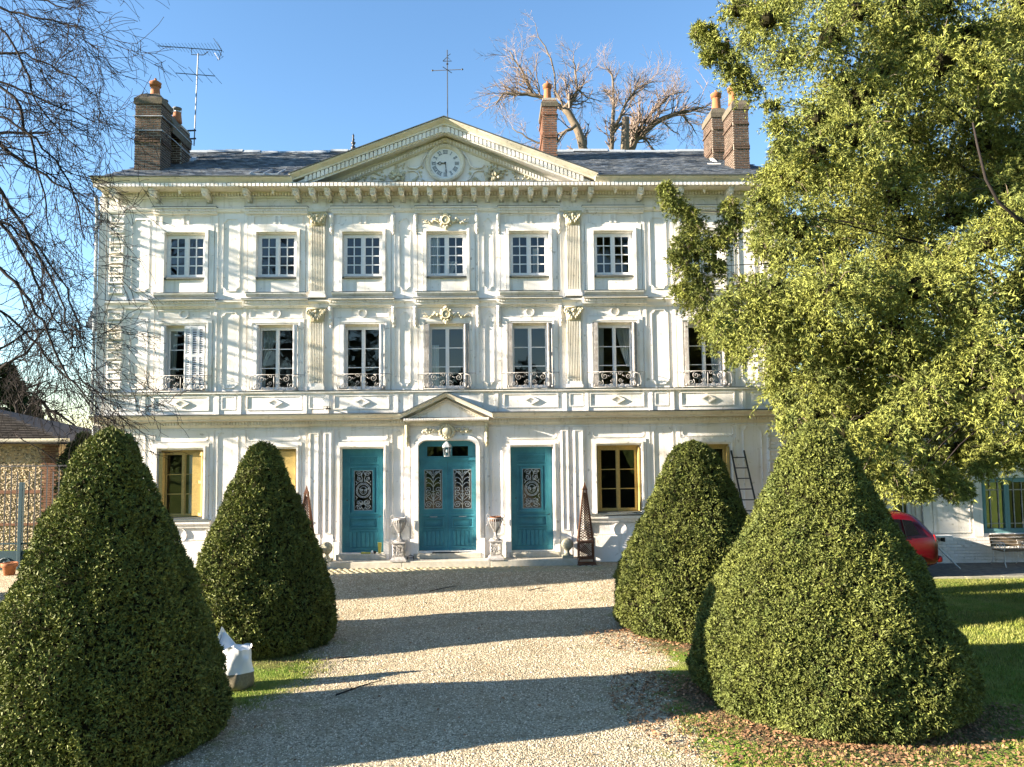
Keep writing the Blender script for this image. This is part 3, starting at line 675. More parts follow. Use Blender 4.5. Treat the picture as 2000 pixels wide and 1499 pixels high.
for i, c in enumerate(BX):
    w = sash(c, TW-.005, TZ0+.005, TZ1-.005, 0.10, 2, 4, 'white', 0.045, 0.028, 0.062)
    if i == 3: curtain(w, c-.5, c-.2, TZ0+.05, TZ1, 0.22, 0); curtain(w, c-.1, c+.3, TZ0+.05, TZ0+.5, 0.24, .5)
    if i == 4: curtain(w, c+.12, c+.3, TZ0+.05, TZ1-.4, 0.26, 0)
    if i == 2: curtain(w, c-.1, c+.02, TZ0+.05, TZ0+.5, 0.26, 0)
    w = sash(c, FW-.10, FZ0+.005, FZ1-.07, 0.17, 1, 3, 'white', 0.03, 0.024, 0.05)
    box('window_head', 'cream', house, c-FW+.001, c+FW-.001, 0.14, 0.3, FZ1-.069, FZ1-.001)
    for s in (-1, 1): box('window_jamb', 'white', w, *sorted((c+s*(FW-.001), c+s*(FW-.099))), 0.17, 0.26, FZ0+.001, FZ1-.071)
    if i in (1,): curtain(w, c-.5, c-.02, FZ0+.7, FZ1-.1, 0.28, 0.85); curtain(w, c-.5, c-.38, FZ0+.0, FZ0+.8, 0.28, 0)
    if i == 3: curtain(w, c-.52, c-.25, FZ0, FZ1-.6, 0.3, 0)
    if i == 5: curtain(w, c-.5, c-.28, FZ0, FZ1-.1, 0.28, 0.2); curtain(w, c+.08, c+.5, FZ0+.6, FZ1-.1, 0.28, -.7)
    if i == 6: curtain(w, c+.2, c+.5, FZ0, FZ1-.1, 0.28, -.3)
    if i == 0: curtain(w, c-.48, c-.3, FZ0, FZ1-.1, 0.28, .3)
# folding shutters of the first floor: each leaf is a frame with slats that can be told apart on the open one
slat_me = MB().prism_x([(-0.011, -0.014), (-0.007, -0.014), (0.011, 0.012), (0.007, 0.012)], -0.5, 0.5).mesh('slat', M['white'])
def shutter_leaf(x0, x1, y0, y1, z0, z1, slats, m='white'):
    dx, dy = x1-x0, y1-y0; L_ = math.hypot(dx, dy); ux, uy = dx/L_, dy/L_; nx, ny = -uy*.014, ux*.014
    def bx(a, b, za, zb, mb):
        v = []
        for t in (a, b):
            for sgn in (-1, 1): v.append((x0+ux*t+sgn*nx, y0+uy*t+sgn*ny))
        mb.add([(p[0], p[1], z) for z in (za, zb) for p in (v[0], v[2], v[3], v[1])], [(0,3,2,1),(4,5,6,7),(0,1,5,4),(1,2,6,5),(2,3,7,6),(3,0,4,7)])
    mb = MB(); s_ = min(.045, L_*.2); zm = z0+(z1-z0)*.53
    bx(0, s_, z0, z1, mb); bx(L_-s_, L_, z0, z1, mb)
    for a, b in ((z0, z0+.09), (zm-.04, zm+.04), (z1-.10, z1)): bx(s_, L_-s_, a, b, mb)
    leaf = mb.obj('shutter', m, house)
    if slats:
        for a, b in ((z0+.09, zm-.04), (zm+.04, z1-.10)):
            n = int((b-a)/.05)
            for k in range(n):
                o = link('slat', slat_me, leaf, ((x0+x1)/2, (y0+y1)/2, a+(k+.5)*(b-a)/n)); o.scale = (L_-2*s_, 1, 1.0); o.rotation_euler = (0, 0, math.atan2(dy, dx))
    return leaf
for i, c in enumerate(BX):
    for s in (-1, 1):
        if i == 0 and s == 1: continue
        e = c+s*(FW-.012)
        for k in range(3): shutter_leaf(e-s*.036*k-s*.02, e-s*.036*k-s*.016, 0.13, -0.10-.012*k, FZ0+.02, FZ1-.03, False, 'white' if i < 3 else 'iron')
        shutter_leaf(e-s*.125, e-s*.03, -0.055, -0.075, FZ0+.02, FZ1-.03, i < 2, 'white')
c = BX[0]
for k in range(3): shutter_leaf(c+.02+.195*k, c+.02+.195*(k+1)-.006, -0.02-.012*(k % 2), -0.02-.012*((k+1) % 2), FZ0+.03, FZ1-.02, True)
# wrought iron balconettes
def balconette(c, m):
    b = MB(); y = -0.19; z0 = FZ0-.02; zt = FZ0+.42
    b.tube([(c-.80, y, zt), (c+.80, y, zt)], .011, 4)
    b.tube([(c-.66, y, z0), (c+.66, y, z0)], .012, 4)
    for s in (-1, 1):
        P = lambda pts: [(c+s*x, y, z) for x, z in pts]
        b.tube([(c+s*.66, y, z0), (c+s*.70, y, z0+.16), (c+s*.66, y, zt-.06), (c+s*.5, y, zt-.01)], .013, 4)
        b.tube(P(spiral(.34, zt-.12, .10, 1.4, 1.2, -1)), .012, 4); b.tube(P([(.34, zt-.02), (.45, zt-.01), (.5, zt-.03)]), .012, 4)
        b.tube(P(spiral(.10, zt-.05, .07, 1.2, 0, 1)), .010, 4); b.tube(P([(.16, zt-.09), (.22, zt-.14), (.25, zt-.1)]), .010, 4)
        b.tube(P(spiral(.48, z0+.12, .105, 1.5, 2.2, 1)), .012, 4)
        b.tube(P(spiral(.11, z0+.20, .07, 1.3, 0, -1)), .010, 4)
        b.tube(P(spiral(.30, z0+.05, .055, 1.2, 3, 1)), .010, 4); b.tube(P(spiral(.15, z0+.06, .055, 1.2, 0, 1)), .010, 4)
        b.blob(c+s*.62, y, z0+.05, .035, .03, .035)
    b.tube([(c, y, z0), (c, y, zt-.04)], .014, 4)
    for s in (-1, 1): b.tube([(c+s*.80, y, zt), (c+s*.80, -0.001, zt)], .011, 4); b.tube([(c+s*.66, y, z0), (c+s*.66, -.05, z0)], .011, 4)
    b.obj('balcony_railing', m, house, True)
for c in BX: balconette(c, 'iron')
# ground floor windows
for i, c in enumerate(GC):
    w = sash(c, GW-.06, GZ0+.01, GZ1-.05, 0.20, 1, 3, 'ochre', 0.035, 0.022, 0.055)
    for s in (-1, 1): box('window_jamb', 'ochre', w, *sorted((c+s*(GW-.001), c+s*(GW-.059))), 0.19, 0.27, GZ0+.001, GZ1-.051)
    box('window_head', 'ochre', w, c-GW+.001, c+GW-.001, 0.17, 0.27, GZ1-.05, GZ1-.001)
    box('window_ledge', 'grime', house, c-GW+.001, c+GW-.001, -0.03, 0.28, GZ0-.02, GZ0+.005)
    if i == 0:
        shutter_leaf(c+FW-.20, c+FW-.01, .14, -.06, GZ0+.04, GZ1-.06, False, 'ochre'); curtain(w, c+.12, c+.5, GZ0+.05, GZ1-.1, .28, .1)
        box('shutter_panel', 'ochre', w, c+.28, c+.545, 0.09, 0.12, GZ0+.05, GZ1-.07); box('shutter_panel', 'ochre', w, c-.60, c-.50, -.04, 0.12, GZ0+.05, GZ1-.07)
    elif i == 1:
        box('shutter_panel', 'ochre', w, c+.10, c+.58, 0.10, 0.125, GZ0+.05, GZ1-.07)
    else:
        box('shutter_panel', 'ochre', w, c+.565, c+.60, -.05, 0.16, GZ0+.03, GZ1-.07); box('shutter_panel', 'ochre', w, c-.615, c-.58, -.03, 0.16, GZ0+.03, GZ1-.07)

# ---- doors
def panel_mould(parent, x0, x1, z0, z1, y, w=.035, d=.045, m='teal'):
    MB().rectring(x0, x1, z0, z1, w, y, y-d).rectring(x0+w+.03, x1-w-.03, z0+w+.03, z1-w-.03, .02, y, y-d*.5).obj('door_panel', m, parent)
def dense_grille(cx, z0, z1, hw, y, parent):
    g = MB(); h = z1-z0
    g.rectring(cx-hw, cx+hw, z0, z1, .018, y, y-.012)
    T = lambda pts, r=.011: g.tube([(cx+x*1.15, y-.008, z0+z) for x, z in pts], r, 4)
    zc = h*.50
    for k, (rx, rz) in enumerate(((.175, .21), (.145, .175), (.085, .11))): T([(rx*math.cos(2*math.pi*i/20), zc+rz*math.sin(2*math.pi*i/20)) for i in range(21)], .009)
    for k in range(26):
        a = 2*math.pi*k/26; T([(.145*math.cos(a), zc+.175*math.sin(a)), (.175*math.cos(a), zc+.21*math.sin(a))], .006)
    for s in (-1, 1):
        m_ = lambda pts: [(s*x, z) for x, z in pts]
        T(m_(spiral(.105, h-.10, .075, 1.6, 0))); T(m_(spiral(.12, h-.245, .055, 1.3, 1)));  T(m_(spiral(.06, h-.30, .04, 1.2, 2)))
        T(m_(spiral(.11, .09, .08, 1.6, 0))); T(m_(spiral(.13, .225, .05, 1.3, 1))); T(m_(spiral(.05, .20, .045, 1.3, 2))); T(m_(spiral(.045, zc, .035, 1.2, 0)))
        T(m_([(.0, .02), (.06, .12), (.02, .26), (.1, .30)])); T(m_([(.0, h-.02), (.05, h-.14), (.02, h-.25), (.14, h-.36)])); T(m_([(.19, .3), (.15, .36), (.19, .42)])); T(m_([(.19, h-.3), (.15, h-.36), (.19, h-.42)]))
        for j in range(5): T(m_([(.02+.03*j, zc-.06+.03*j), (.05, zc+.02*j-.04)]), .006)
        for j in range(9): g.blob(cx+s*random.uniform(.02, .17), y-.008, z0+random.choice((random.uniform(.03, .3), random.uniform(h-.32, h-.03), zc+random.uniform(-.08, .08))), .018, .008, .014, 6, 3)
    g.obj('door_grille', 'grille', parent, True)
def door_leaf(name, x0, x1, z0, z1, y, zsplit, hw, kind, label=None):
    """leaf as stiles and rails round a glazed opening, so the grille stands in front of a real pane"""
    c = (x0+x1)/2; ga, gb = zsplit; gx0, gx1 = c-hw, c+hw
    mb = MB(); mb.box(x0, gx0, y, y+.05, z0, z1); mb.box(gx1, x1, y, y+.05, z0, z1); mb.box(gx0, gx1, y, y+.05, z0, ga); mb.box(gx0, gx1, y, y+.05, gb, z1)
    d = mb.obj(name, 'teal', house)
    if label: d['label'] = label
    MB().add([(gx0, y+.03, ga), (gx1, y+.03, ga), (gx1, y+.03, gb), (gx0, y+.03, gb)], [(0, 1, 2, 3)]).obj('pane', 'glass', d)
    return d, c
for s, dx in ((-1, -2.41), (1, 2.41)):
    d, c = door_leaf('door', dx-DW+.003, dx+DW-.003, DZ0+.003, DZ1-.003, 0.21, (1.70, 2.84), .27, 0)
    panel_mould(d, c-.42, c+.42, 3.02, 3.24, .209); MB().rectring(c-.42, c+.42, 1.60, 2.96, .05, .209, .165).rectring(c-.32, c+.32, 1.65, 2.89, .05, .209, .18).obj('door_panel', 'teal', d)
    panel_mould(d, c-.42, c+.42, 1.20, 1.50, .209); 
    MB().box(c-.44, c+.44, .175, .209, 1.12, 1.155).obj('door_rail', 'teal', d)
    for k in range(7): box('door_board', 'teal', d, c-.42+.12*k+.012, c-.42+.12*(k+1)-.012, .188, .209, .66, 1.10, bevel=.008)
    MB().box(c-.44, c+.44, .185, .209, .60, .645).obj('door_rail', 'teal', d)
    dense_grille(c, 1.70, 2.84, .27, .205, d)
    MB().blob(c-.46, .19, 2.0, .02, .02, .02).tube([(c+.50, .195, 1.55), (c+.50, .16, 1.52), (c+.44, .155, 1.52)], .01, 5).obj('door_handle', 'dark', d)
for s in (-1, 1):
    x0, x1 = (-CW+.003, -.003) if s < 0 else (.003, CW-.003)
    d, c = door_leaf('double_door_leaf', x0, x1, CZ0+.003, 3.06, 0.22, (1.72, 2.84), .262, 1)
    MB().rectring(c-.31, c+.31, 1.67, 2.89, .048, .219, .19).obj('door_panel', 'teal', d)
    panel_mould(d, c-.30, c+.30, 1.19, 1.47, .219)
    MB().box(c-.34, c+.34, .18, .219, 1.52, 1.56).box(c-.32, c+.32, .195, .219, 1.115, 1.15).obj('door_rail', 'teal', d)
    for k in range(5): box('door_board', 'teal', d, c-.30+.12*k+.012, c-.30+.12*(k+1)-.012, .20, .219, .68, 1.10, bevel=.008)
    MB().box(c-.32, c+.32, .195, .219, .62, .665).obj('door_rail', 'teal', d)
    MB().tube([(c-.10, .218, 1.50), (c-.09, .18, 1.50), (c+.09, .18, 1.50), (c+.10, .218, 1.50)], .010, 5).obj('door_handle', 'grille', d)
    g = MB(); z0 = 1.72; h = 1.12; y = .205
    g.rectring(c-.262, c+.262, z0, z0+h, .016, y, y-.012)
    T = lambda pts, r=.011: g.tube([(c+x*1.12, y-.01, z0+z) for x, z in pts], r, 4)
    T([(0, 0), (0, h)], .010)
    for q in (-1, 1):
        m_ = lambda pts: [(q*x, z) for x, z in pts]
        T(m_(spiral(.125, .12, .10, 1.8, math.pi, -1))); T(m_(spiral(.12, .55, .085, 1.4, -1, 1))); T(m_(spiral(.12, .44, .075, 1.3, 1, -1)))
        T(m_([(.19, .3), (.19, .98), (.15, 1.04), (.05, 1.04), (.02, .97)])); T(m_([(0, .22), (.10, .30), (.16, .36), (.19, .28)])); T(m_([(0, .62), (.06, .72), (.13, .75), (.17, .72)])); T(m_([(0, .74), (.07, .86), (.14, .90), (.17, .87)])); T(m_([(0, .86), (.05, .97), (.09, 1.0), (.16, 1.09)]))
        T(m_(spiral(.08, 1.03, .045, 1.2, 0))); T(m_([(0, .30), (.05, .36), (.03, .44), (0, .40)])); T(m_([(0, .50), (.05, .5)])); T(m_([(.2, 1.1), (.13, 1.04), (.2, 1.0)]))
        for j in range(3): g.blob(c+q*.19, y-.01, z0+(.27, .52, .80)[j], .018, .01, .018, 6, 4)
    g.blob(c, y-.01, z0+.29, .03, .012, .04, 6, 4)
    g.obj('door_grille', 'grille', d, True)
tr = MB(); y = .20
for a, b, cc, dd in ((-CW+.003, CW-.003, 3.06, 3.20), (-CW+.003, CW-.003, 3.52, CZ1-.003), (-CW+.003, -.60, 3.20, 3.52), (-.12, .12, 3.20, 3.52), (.60, CW-.003, 3.20, 3.52)): tr.box(a, b, y, y+.06, cc+.001, dd-.001)
trn = tr.obj('door_transom', 'teal', house); MB().box(-CW+.01, CW-.01, y-.03, y-.002, 3.10, 3.17).obj('transom_rail', 'teal', trn)
for a, b in ((-.60, -.12), (.12, .60)):
    MB().add([(a, y+.03, 3.2), (b, y+.03, 3.2), (b, y+.03, 3.52), (a, y+.03, 3.52)], [(0, 1, 2, 3)]).obj('pane', 'glass', trn)
    MB().rectring(a-.02, b+.02, 3.19, 3.53, .03, y-.001, y-.02).obj('transom_moulding', 'teal', trn)
# thresholds and steps
for x0, x1 in ((-3.12, -1.72), (-.95, .95), (1.74, 3.14)):
    MB().box(x0, x1, -0.16, 0.3, 0.37, 0.515).obj('threshold', 'step', house, bevel=.012)
for x0, x1 in ((-3.66, -1.22), (-1.212, 1.20), (1.208, 3.62)):
    MB().box(x0, x1, -0.56, -0.003, 0.1, 0.368).obj('step_slab', 'step', house, bevel=.015)

# left corner: recessed strip, downpipe, slate-hung side
MB().box(-9.95, -9.74, -0.012, 0.098, -0.1, 10.8).obj('corner_strip', 'wall', house)
MB().tube([(-9.99, -0.06, 4.5), (-9.99, -0.06, 10.3), (-9.96, -0.2, 10.7)], .045, 8).tube([(-9.93, -.05, 0.1), (-9.93, -.05, 4.2)], .045, 8).obj('downpipe', 'zinc', house)
sc = MB(); prof = [(-10.00, 10.1), (-10.02, 9.2), (-10.05, 8.4), (-10.13, 7.8), (-10.28, 7.35), (-10.42, 7.05), (-10.30, 7.0), (-10.1, 6.9), (-9.96, 6.9), (-9.96, 10.1)]
sc.prism_y(prof, 0.25, 6.0); cladding = sc.obj('slate_cladding', 'slate', house)
sl_ = MB()
for k in range(22):
    z = 7.08+k*.135; x = -10.03-.35*max(0, (8.2-z)/1.15)**1.6
    for j in range(8): sl_.box(x-.03, x-.005, .25+j*.35, .25+j*.35+.34, z, z+.13)
stuff(sl_.obj('side_slates', 'slate', house))
box('side_post', 'wood', house, -10.10, -10.03, .3, .5, 4.5, 6.9)
# flood lamp over the ground floor cornice
fl = thing('flood_lamp', 'small white boxy flood lamp on the wall above the left teal door', 'lamp', loc=(-3.30, 0, 4.6))
MB().box(-.13, .05, -.42, -.24, .06, .24).obj('lamp_housing', 'plastic', fl, bevel=.015)
MB().tube([(-.04, -.12, .0), (-.04, -.28, .02), (-.04, -.32, .07)], .018, 5).box(-.09, .04, -.30, -.22, -.02, .02).obj('lamp_bracket', 'dark', fl)

# ------------------------------------------------------------------ roof
rf = MB()
EY, EZ, RY, RZ = -0.55, 11.16, 5.0, 13.95
rf.add([(-9.85, EY, EZ), (9.92, EY, EZ), (9.25, RY, RZ), (-9.3, RY, RZ), (-9.85, 10.4, EZ), (9.92, 10.4, EZ)], [(1, 5, 2), (5, 4, 3, 2), (4, 0, 3)])
SL = (RZ-EZ)/(RY-EY)
for a_, b_, y_, c_, d_ in ((-9.85, -4.34, EY, -9.3, -4.34), (-4.34, 4.34, .26, -4.34, 4.34), (4.34, 9.92, EY, 4.34, 9.25)):
    rf.add([(a_, y_, EZ+(y_-EY)*SL), (b_, y_, EZ+(y_-EY)*SL), (d_, RY, RZ), (c_, RY, RZ)], [(0, 1, 2, 3)])
roof = rf.obj('roof', 'slate', house)
sv = []; sfc = []
def slates(x_at, rows, n, seed):
    pass
mb = MB(); rn = random.Random(2); nr = 27; sag = lambda x: 0.0
for r in range(nr):
    t = r/nr; t2 = (r+1.25)/nr; xa = -9.80+.5*t; xb = 9.87-.62*t; n = 84; off = .5*(r % 2)
    for k in range(n):
        a = xa+(xb-xa)*(k+off)/n; b = a+(xb-xa)/n-.008
        if b > xb or (-4.4 < a < 4.35 and EY+(RY-EY)*t < .3): continue
        j = rn.uniform(0, .012); y0, z0 = EY+(RY-EY)*t, EZ+(RZ-EZ)*t; y1, z1 = EY+(RY-EY)*min(1, t2), EZ+(RZ-EZ)*min(1, t2)
        lift = .034+j
        mb.add([(a, y0-.01, z0+lift-.02), (b, y0-.01, z0+lift-.02+rn.uniform(-.004, .004)), (b, y0-.01, z0+lift), (a, y0-.01, z0+lift), (b, y1, z1+.012), (a, y1, z1+.012)], [(0, 1, 2, 3), (3, 2, 4, 5)])
stuff(mb.obj('roof_slates', 'slate', roof))
rc = MB(); pts = [(-9.35+i*.62, RY, RZ+.03+.03*math.sin(i*.9)+rn.uniform(-.012, .012)) for i in range(31)]
for a, b in zip(pts[:-1], pts[1:]): rc.prism_x([(a[1]-.16, a[2]-.07), (a[1]-.05, a[2]+.05), (a[1]+.05, a[2]+.05), (a[1]+.16, a[2]-.07)], a[0], b[0]-.01)
rc.obj('ridge_capping', 'zinc', roof)
# cross roof behind the pediment
MB().add([(-4.36, -0.7, 11.19), (4.36, -0.7, 11.19), (0, -0.7, 12.83), (0, 3.0, 12.83), (-4.36, -.5, 11.19), (4.36, -.5, 11.19)], [(0, 2, 3, 4), (2, 1, 5, 3)]).obj('pediment_roof', 'slate', roof)
MB().box(-5.55, -4.75, -.35, .35, 11.2, 11.34).obj('zinc_hatch', 'zinc', roof)
for x in (-5.55, -5.15, -4.75): MB().prism_x([(-.4, 11.30), (.4, 11.70), (.4, 11.74), (-.4, 11.345)], x-.012, x+.012).obj('hatch_rib', 'zinc', roof)
# zinc cap at the apex with the weathervane
MB().add([(-.16, .2, 12.85), (.62, .2, 12.72), (.62, 1.2, 12.72), (-.16, 1.2, 12.85), (.02, .6, 13.30), (.08, .8, 13.30)], [(0, 1, 4), (1, 2, 5, 4), (2, 3, 5), (3, 0, 4, 5), (0, 3, 2, 1)]).obj('apex_cap', 'cream', roof)
MB().box(.40, .72, .15, 1.1, 12.66, 12.76).obj('apex_cap_flashing', 'lead', roof)
# chimneys
bricks = []        # (kind, parent, x, y, z)
bk_f = MB().box(-.098, .098, -.002, .04, -.026, .026).mesh('brick', M['brick']); bk_h = MB().box(-.045, .045, -.002, .04, -.026, .026).mesh('brick', M['brick'])
bk_o = MB().box(-.098, .098, -.002, .04, -.026, .026).mesh('brick', M['brick2']); bk_oh = MB().box(-.045, .045, -.002, .04, -.026, .026).mesh('brick', M['brick2'])
nb = [0]
def stack(x0, x1, y0, y1, z0, z1, hue=0, name='chimney', limit=84):
    core = MB().box(x0+.012, x1-.012, y0+.012, y1-.012, z0, z1); ch = core.obj(name, 'mortar', roof)
    w = x1-x0; rows = int((z1-z0)/.076); side = MB()
    cnt = 0
    for r in range(rows-1, -1, -1):
        z = z0+(r+.5)*.076; off = .112 if r % 2 else 0
        band = .035 if r in (rows-7, rows-16, rows-17) else 0
        x = x0-off+.0
        while x < x1-.02:
            a, b = max(x, x0), min(x+.213, x1)
            if b-a > .03:
                full = (b-a) > .17
                if cnt < limit:
                    o = link('brick', (bk_f if full else bk_h) if not hue else (bk_o if full else bk_oh), ch, ((a+b)/2, y0-band+random.uniform(-.004, .004), z+0)); o.scale = ((b-a)/(.21 if full else .10), 1, 1)
                    cnt += 1
                else: side.box(a+.005, b-.005, y0-band-.001, y0+.04, z-.026, z+.026)
            x += .225
        for xs, sg in ((x0, -1), (x1, 1)):
            y = y0+.015-off
            while y < y1-.02:
                a, b = max(y, y0+.045), min(y+.213, y1)
                if b-a > .03: side.box(xs+sg*(.001+band), xs-sg*.03, a+.004, b-.004, z-.026, z+.026)
                y += .225
    stuff(side.obj('side_bricks', 'brick2' if hue else 'brick', ch))
    return ch
def cap(ch, x0, x1, y0, y1, z, h, inset=.09):
    v = [(x0-.03, y0-.03, z), (x1+.03, y0-.03, z), (x1+.03, y1+.03, z), (x0-.03, y1+.03, z)]; v2 = [(x0+inset, y0+inset, z+h), (x1-inset, y0+inset, z+h), (x1-inset, y1-inset, z+h), (x0+inset, y1-inset, z+h)]
    m1 = [(x0-.035, y0-.035, z+h*.45), (x1+.035, y0-.035, z+h*.5), (x1+.035, y1+.035, z+h*.45), (x0-.035, y1+.035, z+h*.5)]
    return MB().rings([v, m1, v2]).obj('chimney_cap', 'moss', ch)
def pot(ch, x, y, z, h, r, kind):
    p = MB().lathe([(r*1.05, 0), (r, .06), (r*.82, h*.62), (r*.85, h*.66)], x, y, z, 12).obj('chimney_pot', 'terra', ch, True)
    c_ = MB()
    if kind == 'lantern':
        for k in range(5):
            a = k*1.257+.4; c_.tube([(x+r*.72*math.cos(a), y+r*.72*math.sin(a), z+h*.62), (x+r*.85*math.cos(a), y+r*.85*math.sin(a), z+h*.86)], r*.17, 4)
        c_.lathe([(r*1.1, -.10), (r*1.1, 0), (r*1.2, .02), (r*.7, .07), (r*.2, .10), (r*.28, .14), (0.01, .18)], x, y, z+h*.84, 12)
        c_.obj('pot_cowl', 'terra', ch, True)
    else:
        c_.lathe([(r*.95, 0), (r*.95, .03), (.01, .05)], x, y, z+h*.90, 12); c_.obj('pot_cowl', 'dark', ch)
        b_ = MB().lathe([(r*.88, 0), (r*.88, .03)], x, y, z+h*.66, 12)
        for k in range(3): b_.tube([(x+r*.85*math.cos(k*2.1), y+r*.85*math.sin(k*2.1), z+h*.6), (x+r*.9*math.cos(k*2.1), y+r*.9*math.sin(k*2.1), z+h*.92)], .012, 4)
        b_.obj('pot_strap', 'zinc', ch)
# left
L1 = stack(-9.29, -8.52, .6, 1.35, 11.17, 13.95); cap(L1, -9.29, -8.52, .6, 1.35, 13.80, .38, .13); pot(L1, -8.86, .95, 14.1, .58, .15, 'lantern')
L2 = stack(-9.20, -8.80, 1.35, 2.0, 11.17, 13.7, limit=0)
L3 = stack(-9.29, -8.48, 2.0, 2.72, 11.17, 13.75, limit=0)
MB().prism_y([(-9.3, 13.74), (-8.46, 13.2), (-8.44, 13.5), (-8.75, 14.0), (-9.3, 14.15)], 1.3, 2.76).obj('chimney_cap', 'moss', L3)
pot(L3, -8.93, 1.72, 13.95, .48, .14, 'cap'); pot(L3, -8.77, 2.35, 13.95, .50, .15, 'cap')
st = MB()
for z in (13.42, 12.98):
    st.tube([(-9.34, .56, z), (-8.47, .56, z), (-8.44, 1.4, z), (-8.43, 2.76, z-.02)], .014, 4)
st.obj('chimney_strap', 'zinc', L1)
MB().prism_x([(1.05, 11.35), (2.95, 12.95), (2.95, 13.05), (1.05, 11.5)], -8.5, -8.36).box(-8.5, -8.15, 1.0, 1.5, 11.3, 11.75).obj('chimney_flashing', 'zinc', L1)
# middle
C1 = stack(3.02, 3.50, 2.5, 3.9, 11.9, 14.85, hue=1, limit=70); cap(C1, 3.02, 3.50, 2.5, 3.9, 14.55, .30, .06); pot(C1, 3.22, 2.8, 14.83, .66, .135, 'lantern')
# right pair
R1 = stack(8.68, 9.17, .6, 1.5, 11.17, 13.75, hue=0, limit=80); cap(R1, 8.68, 9.17, .6, 1.5, 13.62, .32, .05); pot(R1, 8.80, .9, 13.9, .60, .14, 'lantern')
R2 = stack(8.62, 9.10, 2.55, 3.6, 11.5, 14.35, hue=0, limit=60); cap(R2, 8.62, 9.10, 2.55, 3.6, 14.2, .34, .05); pot(R2, 8.86, 2.8, 14.5, .68, .16, 'lantern')
MB().prism_x([(.5, 11.3), (2.6, 12.75), (2.6, 12.85), (.5, 11.42)], 8.54, 8.66).obj('chimney_flashing', 'trim', R1)
MB().box(8.2, 8.62, 1.7, 2.5, 11.9, 12.35).obj('chimney_flashing', 'trim', R2)

# weathervane, finial, aerial
wv = thing('weathervane', 'thin iron weathervane on tall rod above the clock pediment', 'weathervane', loc=(0.02, 0.7, 13.25))
p0 = at(881, 98, .7); zt = p0.z-13.25
MB().tube([(0, 0, 0), (0, 0, zt)], .016, 5).obj('vane_rod', 'dark', wv)
k = MB(); zc = at(881, 137, .7).z-13.25
k.tube([(-.46, .15, zc+.05), (.46, -.15, zc-.06)], .011, 4); k.tube([(-.12, -.3, zc-.05), (.12, .3, zc+.05)], .011, 4)
for s in (-1, 1): k.blob(s*.46, -s*.15, zc-s*.055, .035, .02, .03)
k.obj('vane_arms', 'dark', wv)
k = MB(); z2 = at(881, 118, .7).z-13.25
k.tube([(-.13, 0, z2-.03), (0, 0, z2+.1), (.13, 0, z2-.03), (-.13, 0, z2-.03)], .012, 4); k.tube([(0, -.0, z2+.12), (.1, 0, z2+.2)], .009, 4); k.blob(0, 0, z2-.12, .04, .04, .03); k.obj('vane_pointer', 'dark', wv)
fz = at(690, 288, 5.0); fn = thing('roof_finial', 'small dark spiked finial on the ridge left of the pediment', 'finial', loc=fz)
MB().lathe([(.09, -.12), (.08, .02), (.03, .06), (.07, .12), (.09, .17), (.03, .21), (.05, .28), (.025, .34), (.04, .42), (.005, .50)], 0, 0, 0, 10).obj('finial_spike', 'dark', fn, True)
an = thing('television_aerial', 'tall mast with two television aerials strapped to the left chimney', 'aerial', loc=at(381, 285, 2.8))
b0 = an.location.copy(); q = lambda px, py, Y=2.8: tuple(at(px, py, Y)-b0)
MB().tube([q(379, 285), q(387, 105)], .020, 6).obj('mast', 'mast', an)
MB().tube([q(366, 256, 2.75), q(383, 255)], .03, 4).tube([q(366, 272, 2.75), q(383, 271)], .03, 4).obj('mast_bracket', 'dark', an)
k = MB(); A, B = Vector(q(308, 90, 2.2)), Vector(q(433, 99, 3.2)); k.tube([A, B], .014, 4)
for i in range(19):
    p = A.lerp(B, i/19); h = .05+.006*i; k.tube([p+Vector((-.05, -.10-.01*i, h*.7)), p+Vector((.05, .10+.01*i, -h*.7))], .006, 3)
k.tube([A.lerp(B, .52), Vector(q(374, 107)), Vector(q(397, 108)), Vector(q(407, 101))], .014, 4)
k.obj('upper_boom', 'dark', an)
k = MB(); C0 = B
for s in (-1, 1):
    tip = B+Vector((-.28, 0, s*.42)) if s > 0 else B+Vector((-.05, -.1, -.38))
    k.tube([B, tip], .012, 4)
for i in range(4):
    for s in (-1, 1): k.tube([B+Vector((-.04*i, -.12, s*.08*i)), B+Vector((.02-.06*i, .12, s*.10*i)), ], .007, 3)
k.tube([B+Vector((-.22, -.05, -.1)), B+Vector((-.05, -.1, -.38)), B+Vector((.03, .08, -.16))], .008, 3); k.obj('reflector', 'dark', an)
k = MB(); A, B = Vector(q(343, 143, 2.5)), Vector(q(420, 149, 3.1)); k.tube([A, B], .014, 4)
for i in range(5):
    p = A.lerp(B, i/4); k.tube([p+Vector((-.14, -.25, .14)), p+Vector((.14, .25, -.15))], .008, 3)
k.obj('lower_boom', 'dark', an)

# ================================================================== GROUND
POLY = np.array([(-2.9, -60), (3.85, -60), (3.85, -12.6), (3.7, -10.8), (4.2, -8.9), (4.1, -8.0), (4.0, -6.4), (4.2, -5.0), (9.0, -4.0), (9.4, -2.4), (9.4, 0.4), (-30, 0.4), (-30, -5.6), (-3.6, -5.8), (-2.2, -7.4), (-1.6, -8.9), (-1.7, -9.8), (-2.6, -11.2)], float)
def sdist(X, Y):
    d = np.full(X.shape, 1e9); ins = np.zeros(X.shape, bool); n = len(POLY)
    for i in range(n):
        x0, y0 = POLY[i]; x1, y1 = POLY[(i+1) % n]; ex, ey = x1-x0, y1-y0
        t = np.clip(((X-x0)*ex+(Y-y0)*ey)/(ex*ex+ey*ey), 0, 1); d = np.minimum(d, np.hypot(X-x0-t*ex, Y-y0-t*ey))
        c = ((y0 > Y) != (y1 > Y)); xi = x0+(Y-y0)/(y1-y0+1e-12)*ex; ins ^= c & (X < xi)
    return np.where(ins, d, -d)
